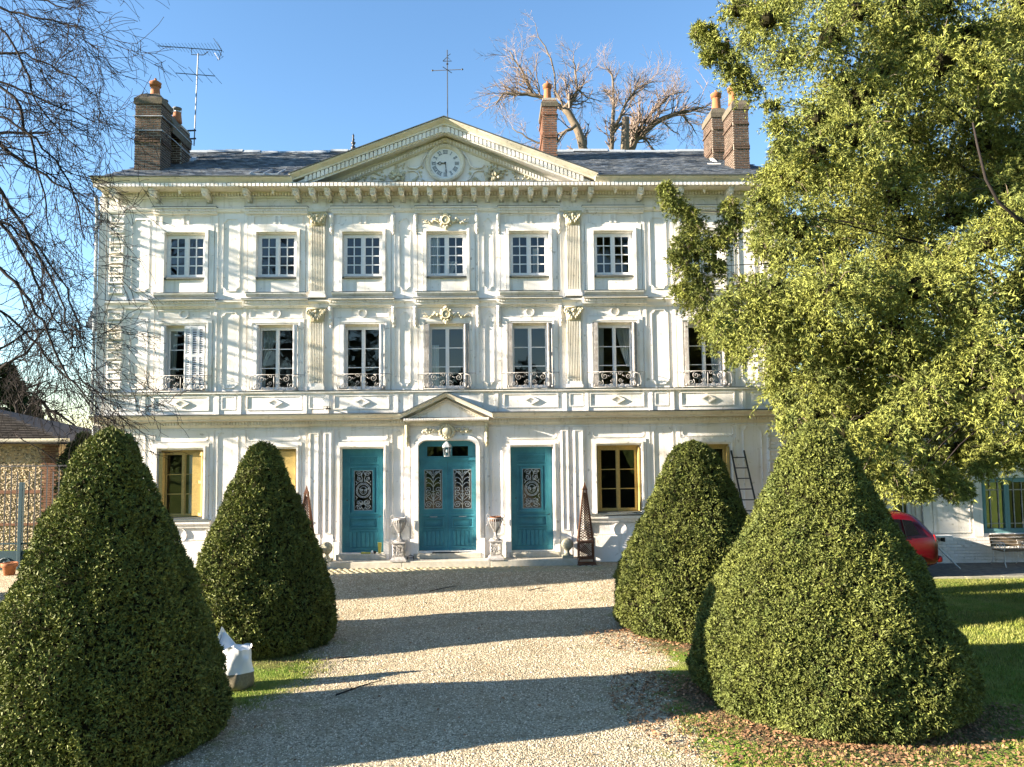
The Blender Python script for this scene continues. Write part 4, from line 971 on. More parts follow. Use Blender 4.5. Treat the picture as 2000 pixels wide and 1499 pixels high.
def GZ(X, Y):
    sy = np.clip((Y+6)/5.0, 0, 1); sx = np.clip((9.5-X)/4.0, 0, 1)
    return 0.2*sy*sy*(3-2*sy)*sx
CONES = [(-3.60, -12.0, 1.43), (-3.06, -7.28, 1.35), (5.32, -6.64, 1.60), (6.05, -10.83, 1.86)]
gx = np.unique(np.concatenate([[-2500, -900, -300, -120, -60, -35, -22], np.arange(-16, 20.01, .2), [24, 35, 60, 120, 300, 900, 2500]]))
gy = np.unique(np.concatenate([[-900, -300, -120, -60, -35, -24], np.arange(-16, 1.01, .2), [1.5, 3, 6, 12, 25, 60, 150, 500, 1500, 4000]]))
XX, YY = np.meshgrid(gx, gy); nx_, ny_ = len(gx), len(gy)
near = (np.abs(XX) < 20) & (YY > -16.1) & (YY < 1.1)
wob = 0.012*np.sin(XX*1.7+1.3*np.sin(YY*1.1))+0.010*np.sin(YY*2.3+XX*.6)
ZZ = GZ(XX, YY)+np.where(near & (YY < -1.8), wob, 0)
V = np.stack([XX, YY, ZZ], -1).reshape(-1, 3)
ii = np.arange((ny_-1)*(nx_-1)); r_, c_ = ii//(nx_-1), ii % (nx_-1); a_ = r_*nx_+c_
ground = npmesh('ground', V, np.stack([a_, a_+1, a_+nx_+1, a_+nx_], -1), 'stone', smooth=True); ground['kind'] = 'structure'
def fattr(me, name, arr):
    at_ = me.attributes.new(name, 'FLOAT', 'POINT'); at_.data.foreach_set('value', np.ascontiguousarray(arr, np.float32).ravel())
fattr(ground.data, 'gravel', np.clip(sdist(XX, YY), -3, 3))
lit = np.full(XX.shape, -3.0)
for x, y, r in CONES: lit = np.maximum(lit, r+0.15-np.hypot(XX-x, YY-y))
lit = np.where((XX < 0) & (YY < -9.0), np.minimum(lit, .0), lit)
fattr(ground.data, 'litter', lit)
gm = bpy.data.materials.new('ground_mix'); gm.use_nodes = True; ground.data.materials[0] = gm
nt = gm.node_tree; N = nt.nodes; L = nt.links; bs = N['Principled BSDF']; bs.inputs['Roughness'].default_value = 0.95; bs.inputs['Specular IOR Level'].default_value = 0.1
geo = N.new('ShaderNodeNewGeometry')
def _nz(scale, det=4, ro=.6):
    n = N.new('ShaderNodeTexNoise'); n.inputs['Scale'].default_value = scale; n.inputs['Detail'].default_value = det; n.inputs['Roughness'].default_value = ro; L.new(geo.outputs['Position'], n.inputs['Vector']); return n.outputs['Fac']
def _mr(f, a, b, c=0, d=1):
    r = N.new('ShaderNodeMapRange'); [setattr(r.inputs[k+1], 'default_value', v) for k, v in enumerate((a, b, c, d))]; L.new(f, r.inputs[0]); return r.outputs[0]
def _mix(a, b, f):
    m_ = N.new('ShaderNodeMix'); m_.data_type = 'RGBA'
    for k, v in ((6, a), (7, b)):
        if hasattr(v, 'links'): L.new(v, m_.inputs[k])
        else: m_.inputs[k].default_value = (*v, 1)
    L.new(f, m_.inputs[0]); return m_.outputs[2]
def _math(op, a, b):
    m_ = N.new('ShaderNodeMath'); m_.operation = op
    for k, v in ((0, a), (1, b)):
        if hasattr(v, 'links'): L.new(v, m_.inputs[k])
        else: m_.inputs[k].default_value = v
    return m_.outputs[0]
def _attr(nm): a = N.new('ShaderNodeAttribute'); a.attribute_name = nm; return a.outputs['Fac']
vo = N.new('ShaderNodeTexVoronoi'); vo.inputs['Scale'].default_value = 42; L.new(geo.outputs['Position'], vo.inputs['Vector'])
sep = N.new('ShaderNodeSeparateColor'); L.new(vo.outputs['Color'], sep.inputs[0])
grav = _mix((0.20, 0.16, 0.10), (0.60, 0.51, 0.36), _mr(sep.outputs[0], 0.1, 0.9))
grav = _mix(grav, (0.30, 0.24, 0.15), _mr(_nz(1.3, 6), .42, .70, 0, .85))
grav = _mix(grav, (0.20, 0.22, 0.06), _math('MULTIPLY', _mr(_nz(2.2, 5), .52, .68, 0, .8), _mr(_attr('gravel'), 1.6, 0.1)))
earth = _mix((0.17, 0.12, 0.07), (0.10, 0.12, 0.035), _mr(_nz(3, 6), .4, .62))
lawn = _mix((0.12, 0.19, 0.025), (0.24, 0.25, 0.06), _mr(_nz(1.7, 6), .42, .68))
lawn = _mix(lawn, (0.16, 0.12, 0.06), _mr(_nz(6, 5), .60, .70, 0, .8))
base = _mix(lawn, earth, _mr(_math('ADD', _attr('litter'), _math('MULTIPLY', _math('SUBTRACT', _nz(2.5), .5), 1.2)), -.35, .05))
c_ = _mix(base, grav, _mr(_math('ADD', _attr('gravel'), _math('MULTIPLY', _math('SUBTRACT', _nz(3.0, 6), .5), 1.5)), -.18, .18))
L.new(c_, bs.inputs['Base Color'])
b_ = N.new('ShaderNodeBump'); b_.inputs['Strength'].default_value = 0.9; b_.inputs['Distance'].default_value = 0.018
L.new(_math('ADD', vo.outputs['Distance'], _math('MULTIPLY', _nz(12, 6), 1.5)), b_.inputs['Height']); b_.invert = True; L.new(b_.outputs[0], bs.inputs['Normal'])

# loose gravel stones lying on the drive
def frust(x, y, m=40):
    dx, dy = x-CAM.x, y-CAM.y; px = 1000+FOC*np.tan(np.arctan2(dx, dy)-YAW); return (px > -m) & (px < 2000+m)
n = 150000; y = -14.2+13.0*rng.random(n)**1.5; x = -5+11*rng.random(n); keep = (sdist(x, y) > -.25+.5*rng.random(n)) & frust(x, y); x, y = x[keep][:64000], y[keep][:64000]; n = len(x)
s = (.0065+.009*rng.random(n)**2)*(1+.35*(y+14)/13); ang = rng.random(n)*6.28; ca, sa = np.cos(ang), np.sin(ang)
oct_ = np.array([(1, 0, -.2), (0, .75, -.2), (-1, 0, -.2), (0, -.75, -.2), (0, 0, .65), (0, 0, -.4)]); jit = 1+.35*rng.uniform(-1, 1, (n, 6, 1))
Q = oct_[None]*jit*s[:, None, None]; X = Q[..., 0]*ca[:, None]-Q[..., 1]*sa[:, None]+x[:, None]; Y = Q[..., 0]*sa[:, None]+Q[..., 1]*ca[:, None]+y[:, None]
Z = Q[..., 2]+(GZ(x, y)+np.where(y < -1.8, 0.012*np.sin(x*1.7+1.3*np.sin(y*1.1))+0.010*np.sin(y*2.3+x*.6), 0)+s*.25)[:, None]
F = np.array([(0, 1, 4), (1, 2, 4), (2, 3, 4), (3, 0, 4)])[None]+(np.arange(n)*6)[:, None, None]
tag(npmesh('gravel', np.stack([X, Y, Z], -1).reshape(-1, 3), F.reshape(-1, 3), 'pebble'), 'pale loose gravel covering the drive in front of the house', 'gravel', kind='stuff')

def blades(name, x, y, h, w, label, m='grass'):
    n = len(x); a = rng.random(n)*6.28; hh = h*(.5+.8*rng.random(n)); lean = .5*hh
    z = GZ(x, y)
    P0 = np.stack([x-w*np.cos(a), y-w*np.sin(a), z-.01], -1); P1 = np.stack([x+w*np.cos(a), y+w*np.sin(a), z-.01], -1)
    b = rng.random(n)*6.28; P2 = np.stack([x+lean*np.cos(b), y+lean*np.sin(b), z+hh], -1)
    o = npmesh(name, np.stack([P0, P1, P2], 1).reshape(-1, 3), np.arange(3*n).reshape(-1, 3), m)
    return tag(o, label, 'grass', kind='stuff')
n = 120000; x = 7.5+12*rng.random(n); y = -13+10.6*rng.random(n)
k = (sdist(x, y) < -.1) & frust(x, y); k &= ~(np.hypot(x-6.05, y+10.83) < 1.9)
x, y = x[k], y[k]; blades('lawn_grass', x, y, .05, .007, 'bright green lawn grass right of the clipped yews')
n = 26000; x = -5+4.6*rng.random(n); y = -12.5+6.0*rng.random(n); sd = sdist(x, y); k = (sd < .35*rng.random(n)) & (sd > -1.6)
blades('verge_grass', x[k], y[k], .035, .006, 'mossy green grass verge beside the white sack')
n = 22000; x = 3.2+6*rng.random(n); y = -14.2+3*rng.random(n); sd = sdist(x, y); k = (sd < .2*rng.random(n)) & (np.sin(x*3.1+y*2)+np.sin(x*1.3-y*4) > .2)
blades('front_grass', x[k], y[k], .04, .006, 'thin grass tufts among dead leaves in the right foreground')
# dead leaves
def litter(name, pts, label):
    x, y = pts; n = len(x); s = .014+.022*rng.random(n); a = rng.random(n)*6.28; t = rng.uniform(-.5, .5, (2, n))
    base = np.array([(-1, 0, 0), (0, -.55, .18), (1, 0, 0), (0, .55, .18)]); Q = base[None]*s[:, None, None]
    X = Q[..., 0]*np.cos(a)[:, None]-Q[..., 1]*np.sin(a)[:, None]; Y = Q[..., 0]*np.sin(a)[:, None]+Q[..., 1]*np.cos(a)[:, None]
    Z = Q[..., 2]+X*t[0][:, None]+Y*t[1][:, None]+(GZ(x, y)+.014+.012*rng.random(n))[:, None]
    F = np.array([(0, 1, 3), (1, 2, 3)])[None]+(np.arange(n)*4)[:, None, None]
    return tag(npmesh(name, np.stack([X+x[:, None], Y+y[:, None], Z], -1).reshape(-1, 3), F.reshape(-1, 3), 'leaf'), label, 'dead leaves', kind='stuff')
def ringpts(cx, cy, r0, r1, n, amin=0, amax=6.28):
    a = rng.uniform(amin, amax, n); r = r0+(r1-r0)*rng.random(n)**1.3; return cx+r*np.cos(a), cy+r*np.sin(a)
litter('dead_leaves', ringpts(6.05, -10.83, 1.65, 3.1, 6500, 2.6, 6.1), 'brown dead leaves round the foot of the large right yew cone')
litter('dead_leaves', ringpts(5.32, -6.64, 1.4, 2.4, 1800, 3.2, 5.6), 'brown dead leaves below the far right yew cone')
x = rng.uniform(-3, 6, 700); y = rng.uniform(-13.5, -2, 700); litter('dead_leaves', (x, y), 'few scattered brown leaves lying on the open gravel')

# cobbled strip, raised a little
cobm = []
for v_ in range(5):
    m_ = MB(); m_.blob(0, 0, 0, .098, .095, .032, 8, 4)
    for i, (a, b, c) in enumerate(m_.v): m_.v[i] = (max(-.082, min(.082, a))*(1+.05*math.sin(i*v_)), max(-.080, min(.080, b)), c*(1+.15*math.cos(i+v_)))
    cobm.append(m_.mesh('cobble', M['cobble'], True))
strip = MB()
xs_ = [-4.75+.5*i for i in range(21)]
for a, b in zip(xs_[:-1], xs_[1:]): strip.add([(a, -.5, .19), (b, -.5, .19), (b, -1.42, .19), (a, -1.42, .19), (a, -1.55, .12), (b, -1.55, .12)], [(0, 1, 2, 3), (3, 2, 5, 4)])
strip = strip.obj('cobbled_strip', 'mortar'); strip['kind'] = 'structure'
for r in range(5):
    for k in range(58):
        xx = -4.66+.175*k+(.087 if r % 2 else 0); yy = -.66-.178*r
        if xx > 5.2: continue
        o = link('cobble', random.choice(cobm), strip, (xx+random.uniform(-.01, .01), yy+random.uniform(-.01, .01), .183+random.uniform(-.006, .008))); o.rotation_euler = (random.uniform(-.06, .06), random.uniform(-.06, .06), random.uniform(-.12, .12))
        o.scale = (random.uniform(.92, 1.04), 1, 1)
# terrace by the wing
M['terrace'] = mat('dark_terrace', (0.17, 0.17, 0.16), 0.85, 0.2, var=0.5, vscale=3, col2=(0.24, 0.23, 0.20), bump=.4)
tr_ = MB().add([(9.6, -2.2, .012), (26, -2.2, .012), (26, .1, .012), (9.6, .1, .012)], [(0, 1, 2, 3)]).obj('terrace', 'terrace'); tr_['kind'] = 'structure'
for i in range(17):
    box('kerb_stone', 'stone', tr_, 9.6+.95*i+.008, 9.6+.95*(i+1)-.008, -2.32, -2.20, -.05, .05, bevel=.01)

# ================================================================== FOLIAGE
def tufts(P, D, size, k=5, spread=.9, wid=.16, jitter=.3):
    """k pointed leaves fanning from each point P around axis D; returns verts, faces"""
    n = len(P); D = D/np.linalg.norm(D, axis=1, keepdims=True)
    a = np.where(np.abs(D[:, 2:3]) < .9, np.array([[0, 0, 1.]]), np.array([[1., 0, 0]])); U = np.cross(D, a); U /= np.linalg.norm(U, axis=1, keepdims=True); W = np.cross(D, U)
    ph = (np.arange(k)/k*2*np.pi)[None]+rng.random((n, 1))*6.28+rng.uniform(-.4, .4, (n, k)); sp = spread*(.6+.6*rng.random((n, k)))
    dirv = D[:, None]*np.cos(sp)[..., None]+(U[:, None]*np.cos(ph)[..., None]+W[:, None]*np.sin(ph)[..., None])*np.sin(sp)[..., None]
    L_ = np.asarray(size).reshape(-1, 1)*(1+jitter*rng.uniform(-1, 1, (n, k)))
    tip = P[:, None]+dirv*L_[..., None]
    side = np.cross(dirv, rng.normal(size=(n, k, 3))); side /= np.linalg.norm(side, axis=2, keepdims=True)+1e-9
    w = (L_*wid)[..., None]; mid = P[:, None]+dirv*(L_*.35)[..., None]
    V = np.stack([mid-dirv*(L_*.35)[..., None]*1.0-side*w*.9, P[:, None]+side*w*.9, tip], 2).reshape(-1, 3)
    return V, np.arange(n*k*3).reshape(-1, 3)
PROF = [(0, .86), (.05, .98), (.12, 1.0), (.25, .94), (.45, .765), (.63, .57), (.75, .44), (.86, .31), (.93, .23), (.975, .14), (1, 0.0)]
PROF3 = [(0, .86), (.05, .98), (.12, 1.0), (.25, .95), (.45, .735), (.63, .51), (.75, .385), (.86, .275), (.93, .20), (.975, .12), (1, 0.0)]
PROF2 = [(0, .86), (.05, .98), (.12, 1.0), (.25, .95), (.45, .80), (.61, .60), (.75, .47), (.86, .36), (.93, .28), (.975, .17), (1, 0.0)]
def yew_cone(cx, cy, rad, H, n, size, label, prof=PROF, seed=0):
    root = thing('clipped_yew', label, 'yew cone', 'four clipped yew cones along the drive', loc=(cx, cy, 0))
    hs = np.array([p[0] for p in prof]); rs = np.array([p[1] for p in prof])
    def bump(h, a): return 1+.016*np.sin(a*5+h*9+seed)+.022*np.sin(a*9-h*17+seed*2)+.010*np.sin(a*17+h*31)+.03*np.sin(a*2+seed)*(1-h)
    nr_, na = 30, 48; rings_ = []
    for i in range(nr_+1):
        h = i/nr_; r = np.interp(h, hs, rs)*rad; rings_.append([(max(.01, (r*bump(h, 2*math.pi*j/na)-.085))*math.cos(2*math.pi*j/na), max(.01, (r*bump(h, 2*math.pi*j/na)-.085))*math.sin(2*math.pi*j/na), max(.02, h*H-.05)) for j in range(na)])
    MB().rings(rings_).obj('dark_core', 'yewcore', root, True)
    MB().lathe([(.11, -.1), (.09, .5)], n=8).obj('trunk', 'barkdark', root)
    hh = np.linspace(0, 1, 400); rr = np.interp(hh, hs, rs)*rad; sl = np.hypot(np.gradient(rr), np.gradient(hh*H)); wgt = (rr+.03)*sl; cdf = np.cumsum(wgt)/wgt.sum()
    h = np.interp(rng.random(n), cdf, hh); a = rng.random(n)*2*np.pi; r = np.interp(h, hs, rs)*rad*bump(h, a)-.075*rng.random(n)**1.2+.012
    dr = (np.interp(np.clip(h+.01, 0, 1), hs, rs)-np.interp(np.clip(h-.01, 0, 1), hs, rs))*rad/(.02*H)
    P = np.stack([r*np.cos(a), r*np.sin(a), h*H-.03*rng.random(n)], -1)
    lump = sum(np.sin(P@(rng.normal(size=3)*np.array([8, 8, 14.])*q_)+rng.random()*6.28)*w_ for q_, w_ in ((.6, .012), (.6, .012), (1.0, .010), (1.0, .010), (1.5, .008), (1.5, .008), (2.2, .006)))
    P[:, 0] += lump*np.cos(a); P[:, 1] += lump*np.sin(a)
    Nn = np.stack([np.cos(a), np.sin(a), -dr], -1); Nn /= np.linalg.norm(Nn, axis=1, keepdims=True); Nn += rng.normal(size=(n, 3))*.45
    V, F = tufts(P, Nn, size*(.6+.8*rng.random(n)), 4, 1.0, .27)
    npmesh('foliage', V, F, 'yew', root)
    return root
yew_cone(*CONES[0], 3.95, 50000, .040, 'large clipped yew cone at the left edge, nearest left of the drive', seed=1)
yew_cone(*CONES[1], 3.73, 28000, .050, 'clipped yew cone left of the drive, nearer the house and beside the left obelisk', seed=2)
yew_cone(*CONES[2], 3.66, 32000, .050, 'round topped clipped yew cone in front of the right ground floor window', PROF2, seed=3)
yew_cone(*CONES[3], 3.97, 74000, .040, 'largest clipped yew cone at the right, in front of the red car', PROF3, seed=4)

# ---- the large spreading yew on the right
def inpoly(px, py, poly):
    c = False; n = len(poly)
    for i in range(n):
        x0, y0 = poly[i]; x1, y1 = poly[(i+1) % n]
        if (y0 > py) != (y1 > py) and px < x0+(py-y0)/(y1-y0)*(x1-x0): c = not c
    return c
def edged(px, py, poly):
    d = 1e9; n = len(poly)
    for i in range(n):
        x0, y0 = poly[i]; x1, y1 = poly[(i+1) % n]; ex, ey = x1-x0, y1-y0
        t = max(0, min(1, ((px-x0)*ex+(py-y0)*ey)/(ex*ex+ey*ey))); d = min(d, math.hypot(px-x0-t*ex, py-y0-t*ey))
    return d
OUT = [(1405, -60), (1425, 40), (1452, 110), (1475, 160), (1495, 250), (1500, 300), (1462, 330), (1455, 400), (1462, 480), (1420, 500), (1400, 560), (1385, 640), (1440, 690), (1500, 725), (1530, 770), (1545, 840), (1600, 875), (1680, 895), (1730, 925), (1800, 950), (1880, 955), (1930, 925), (2060, 900), (2200, 900), (2200, -60)]
rb = random.Random(21); BL = []      # clumps: centre, radius
tries = 0; cells = []
while len(BL) < 175 and tries < 6000:
    tries += 1; px, py = rb.uniform(1400, 2150), rb.uniform(-60, 950)
    if not inpoly(px, py, OUT): continue
    e = edged(px, py, OUT); r = min(78, e)
    if r < 20: continue
    r *= rb.uniform(.75, 1.0)
    if any(math.hypot(px-a, py-b) < .62*min(r, c) for a, b, c in cells): continue
    cells.append((px, py, r))
    low = max(0, (py-500)/450); Y = rb.uniform(-10.2, -4.5)-1.0*low
    p = at(px, py, Y); BL.append((p, r*(p.y-CAM.y)/FOC*1.05, 1.0))
# branch tips reaching left over the facade and the sky
for px, py, r, Y in ((1380, 65, 20, -7.5), (1400, 88, 24, -7.5), (1425, 112, 26, -7.5), (1365, 58, 13, -7.5), (1440, 140, 26, -7.3), (1460, 165, 28, -7.3), (1440, 20, 34, -8), (1385, 108, 13, -7.5),
                     (1300, 368, 13, -6.5), (1312, 392, 20, -6.5), (1335, 412, 22, -6.5), (1352, 440, 25, -6.4), (1335, 470, 22, -6.5), (1322, 500, 15, -6.5), (1345, 530, 26, -6.5), (1330, 565, 18, -6.5), (1362, 585, 26, -6.6), (1395, 470, 22, -6.5), (1420, 450, 26, -6.4), (1400, 520, 16, -6.4), (1438, 425, 22, -6.4), (1378, 620, 22, -6.8), (1395, 650, 24, -6.8), (1360, 490, 22, -6.5), (1418, 665, 22, -6.8), (1440, 690, 20, -7.0), (1375, 560, 20, -6.5), (1425, 400, 16, -6.5),
                     (1515, 735, 22, -8), (1530, 770, 20, -8), (1525, 700, 26, -8), (1545, 820, 22, -9), (1690, 912, 24, -9.5), (1745, 935, 20, -9.6), (1775, 950, 16, -9.6), (1855, 955, 18, -9.6), (1880, 955, 16, -9.6), (1800, 955, 14, -9.6), (1950, 885, 30, -9.4), (1990, 880, 30, -9.2), (1915, 905, 22, -9.5), (1840, 930, 24, -9.6), (1590, 865, 22, -9.5), (1640, 890, 20, -9.5)):
    p = at(px, py, Y); BL.append((p, r*(p.y-CAM.y)/FOC*1.15, 1.5))
nvis = len(BL)
for k in range(55):      # the far side and the part beyond the frame
    BL.append((Vector((rb.uniform(12.5, 19), rb.uniform(-10, -1.5), rb.uniform(3.4, 12.5))), rb.uniform(.7, 1.1), .45))
for k in range(16): BL.append((Vector((rb.uniform(8.5, 13), rb.uniform(-4.2, -1.6), rb.uniform(4.0, 9))), rb.uniform(.6, .95), .5))
for k in range(22): BL.append((Vector((rb.uniform(10.2, 12.0), rb.uniform(-1.7, -.8), rb.uniform(2.2, 5.4))), rb.uniform(.5, .7), .5))  # low clumps added out of sight to cast shade on the wing wall
tree = thing('yew_tree', 'large spreading yew tree with yellow-green foliage hanging over the right side of the house', 'yew tree', loc=(12.8, -6.6, 0))
off = np.array(tree.location)
PV, PD, PS = [], [], []
for c, r, dens in BL:
    ns = int(128*dens*max(.35, (r/.55)**2)) if dens >= 1 else int(26)
    d = rng.normal(size=(ns, 3)); d[:, 2] *= .75; d /= np.linalg.norm(d, axis=1, keepdims=True)
    st_ = np.array(c)+d*r*(.15+.45*rng.random((ns, 1)))
    L0 = r*(.35+.75*rng.random(ns)); m = 7
    for j in range(m):
        t = (j+1)/m; droop = .55*t*t
        q_ = st_+d*(L0*t)[:, None]*.9+np.array([0, 0, -1.])*(L0*droop)[:, None]+rng.normal(size=(ns, 3))*.022
        dd = d*(1-.5*t)+np.array([0, 0, -.8*t])+rng.normal(size=(ns, 3))*.35
        PV.append(q_); PD.append(dd); PS.append((.052+.036*rng.random(ns))*(1.0 if dens >= 1 else 1.9))
PV, PD, PS = np.concatenate(PV), np.concatenate(PD), np.concatenate(PS)
print('yew tufts', len(PV))
V, F = tufts(PV-off, PD, PS, 6, .85, .14)
npmesh('crown', V, F, 'yewtip', tree)
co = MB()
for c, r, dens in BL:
    q_ = c-Vector(off); co.blob(q_.x, q_.y, q_.z-.05*r, r*.33, r*.33, r*.30, 7, 5)  # near-black blobs block see-through and stand in for shade inside each clump
stuff(co.obj('dark_core', 'yewcore', tree))
tk = MB(); base = Vector((0, 0, -.1))
tk.tube([(0, 0, -.1), (.05, .02, .8), (-.05, .05, 2.4), (-.2, .1, 4.5), (-.1, .1, 7.5), (.1, 0, 11.0)], .55, 9, .12)
tk.obj('trunk', 'barkdark', tree, True)
lb = MB()
for c, r, dens in BL:
    if rb.random() < .25:
        t = rb.uniform(.15, .75); z0 = max(4.6, min(10.5, c.z-1.0-2*rb.random())); a = Vector((-.1, .05, z0)); e = c-Vector(off); md = a.lerp(e, .5)+Vector((0, rb.uniform(-.4, .4), .45))
        lb.tube([a, a.lerp(md, .5)+Vector((0, 0, .15)), md, md.lerp(e, .55)+Vector((0, 0, .1)), e], .035, 5, .006)
lb.tube([at(2010, 440, -10.8)-Vector(off), at(1985, 425, -10.9)-Vector(off), at(1950, 395, -11)-Vector(off), at(1925, 350, -11.1)-Vector(off), at(1908, 280, -11.1)-Vector(off), at(1900, 240, -11)-Vector(off)], .03, 6, .012)
lb.obj('limb', 'barkdark', tree, True)
tw = MB()
for c, r, dens in BL[:nvis]:
    for k in range(5):
        d_ = Vector((rb.gauss(-.3, 1), rb.gauss(-.6, 1), rb.gauss(0, .8))).normalized(); o_ = c-Vector(off); a_ = o_+d_*r*rb.uniform(.3, .7); b_ = a_+d_*r*rb.uniform(.35, .75)+Vector((0, 0, -.08))
        tw.tube([a_, a_.lerp(b_, .5)+Vector((0, 0, .05)), b_], .010, 3, .004)
tw.obj('twigs', 'barkpale', tree)

# ---- bare trees grown from measured limbs
class Grow:
    def __init__(s, seed, rmin=.004): s.rmin = rmin; s.r = random.Random(seed); s.V = []; s.F = []; s.n = 0; s.lim = MB()
    def twig(s, pts, r0, r1):
        m = len(pts); base = s.n
        for i, p in enumerate(pts):
            t = (pts[min(i+1, m-1)]-pts[max(0, i-1)]).normalized(); a = Vector((0, 1, 0)) if abs(t.y) < .9 else Vector((1, 0, 0)); u = t.cross(a).normalized(); w = t.cross(u); rr = r0+(r1-r0)*i/(m-1)
            for k in range(3): s.V.append(p+u*(rr*math.cos(2.094*k))+w*(rr*math.sin(2.094*k)))
        for i in range(m-1):
            for k in range(3): s.F.append((base+i*3+k, base+i*3+(k+1) % 3, base+i*3+3+(k+1) % 3, base+i*3+3+k))
        s.n += 3*m
    def branch(s, p, d, L_, r, lev, grav, kids, wig):
        n = 6 if lev else 4; pts = [p]; q = d.copy()
        for i in range(n):
            q = (q+Vector((s.r.gauss(0, wig), s.r.gauss(0, wig), s.r.gauss(0, wig)))+Vector((0, 0, grav))).normalized(); pts.append(pts[-1]+q*(L_/n))
        s.twig(pts, max(s.rmin, r), max(s.rmin, r*.42) if lev else s.rmin*.8)
        if lev <= 0: return
        for k in range(kids):
            t = s.r.uniform(.15, 1.0); i = min(n-1, int(t*n)); f = t*n-i; b = pts[i].lerp(pts[i+1], f); tg = (pts[i+1]-pts[i]).normalized()
            ax = Vector((s.r.gauss(0, 1), s.r.gauss(0, 1), s.r.gauss(0, 1))).cross(tg).normalized(); a = s.r.uniform(.35, .95)
            dd = tg*math.cos(a)+ax*math.sin(a)
            s.branch(b, dd, L_*s.r.uniform(.42, .72), r*s.r.uniform(.45, .62), lev-1, grav, kids, wig)
    def limb(s, pts, r0, r1, per, L_, lev, grav, kids, wig=.10, bias=None):
        P_ = []       # smooth
        for i in range(len(pts)-1):
            for t in (0, .34, .67): P_.append(pts[i].lerp(pts[i+1], t)+Vector((s.r.gauss(0, .02), s.r.gauss(0, .02), s.r.gauss(0, .02))))
        P_.append(pts[-1]); s.lim.tube(P_, r0, 6, r1)
        for k in range(per):
            t = s.r.uniform(.05, 1); f = t*(len(P_)-1); i = min(len(P_)-2, int(f)); b = P_[i].lerp(P_[i+1], f-i); tg = (P_[i+1]-P_[i]).normalized()
            ax = Vector((s.r.gauss(0, 1), s.r.gauss(0, 1), s.r.gauss(0, 1))).cross(tg).normalized(); a = s.r.uniform(.3, 1.1); dd = tg*math.cos(a)+ax*math.sin(a)
            if bias: dd = (dd+bias).normalized()
            s.branch(b, dd, L_*s.r.uniform(.6, 1.2), max(.006, (r0+(r1-r0)*t)*.42), lev, grav, kids, wig)
    def build(s, root, mtw, ml):
        npmesh('twigs', np.array([tuple(v-root.location) for v in s.V]), np.array(s.F), mtw, root)
        for i, v in enumerate(s.lim.v): s.lim.v[i] = tuple(Vector(v)-root.location)
        s.lim.obj('limbs', ml, root, True)
# left: weeping bare branches in front of the corner
bt = thing('bare_tree', 'leafless dark tree with drooping twigs reaching in from the left edge', 'bare tree', loc=(-12.2, -8.6, 0))
g = Grow(4, .0045); A_ = lambda Y, *p: [at(a, b, Y) for a, b in p]
bias = Vector((.25, 0, -.25))
LM = [(-8.6, .035, [(-90, 150), (0, 160), (65, 185), (130, 215), (190, 240)]), (-9.2, .075, [(-120, 225), (-60, 250), (0, 283), (53, 320), (107, 355), (150, 382)]), (-8.0, .035, [(-90, 100), (0, 106), (45, 104), (100, 128), (150, 158), (180, 183)]),
      (-9.6, .03, [(-70, -10), (0, 15), (60, 32), (120, 42), (165, 60)]), (-8.8, .04, [(-60, 120), (30, 190), (50, 250), (70, 310), (85, 380), (95, 440)]), (-8.4, .045, [(-90, 380), (0, 437), (24, 464), (61, 525), (85, 590), (115, 635), (150, 690)]),
      (-9.4, .04, [(-70, 480), (0, 525), (45, 565), (80, 630), (125, 715), (165, 775), (190, 800)]), (-8.0, .035, [(-80, 560), (0, 605), (45, 645), (85, 690), (130, 740), (200, 770)]), (-9.0, .05, [(-100, 300), (-30, 330), (20, 400), (60, 470), (100, 540), (125, 600), (140, 680)]),
      (-7.6, .028, [(-60, 700), (10, 680), (48, 648), (110, 642), (165, 660)]), (-8.6, .03, [(-60, 20), (10, 60), (50, 130), (70, 200), (120, 260), (165, 300)]), (-9.0, .032, [(-80, 200), (10, 230), (70, 270), (120, 330), (150, 400), (165, 470)]),
      (-7.4, .030, [(-60, 400), (20, 440), (80, 490), (130, 560), (155, 640), (170, 720)]), (-8.9, .03, [(-60, -60), (20, -20), (90, 5), (140, 20)])]
for Y, r, pts in LM: g.limb(A_(Y, *pts), r*.8, .009, 14, 1.2, 2, -.050, 4, .17, bias)
for Y, pts in ((-7.5, [(120, 690), (150, 676), (190, 658), (225, 638), (255, 612), (290, 592)]), (-7.8, [(150, 740), (180, 760), (216, 786), (256, 803), (280, 802), (300, 784)]), (-7.6, [(60, 780), (110, 740), (170, 730), (230, 700)]), (-8.2, [(30, 850), (80, 880), (130, 930), (160, 985)])):
    g.limb(A_(Y, *pts), .010, .004, 7, .45, 1, -.03, 2)
for k in range(9):      # limbs running back to the trunk, outside the frame
    z = 4.5+k*1.0; a = Vector((-12.2, -8.6, z-1.2)); e = at(-110, 60+80*k, -8.8); g.lim.tube([a, a.lerp(e, .4)+Vector((0, 0, .8)), e], .13, 6, .05)
g.lim.tube([Vector((-12.2, -8.6, -.1)), Vector((-12.15, -8.6, 4)), Vector((-12.3, -8.5, 9)), Vector((-12.1, -8.6, 14))], .38, 9, .1)
for k in range(14):
    a = rb.uniform(0, 6.28); z = rb.uniform(8, 13); p0_ = Vector((-12.2, -8.6, z)); p1 = p0_+Vector((2.2*math.cos(a)-1, 2.2*math.sin(a), 1.2)); g.limb([p0_, p0_.lerp(p1, .5)+Vector((0, 0, .4)), p1], .07, .015, 5, 1.2, 1, -.06, 3)
g.build(bt, 'barkdark', 'barkdark')
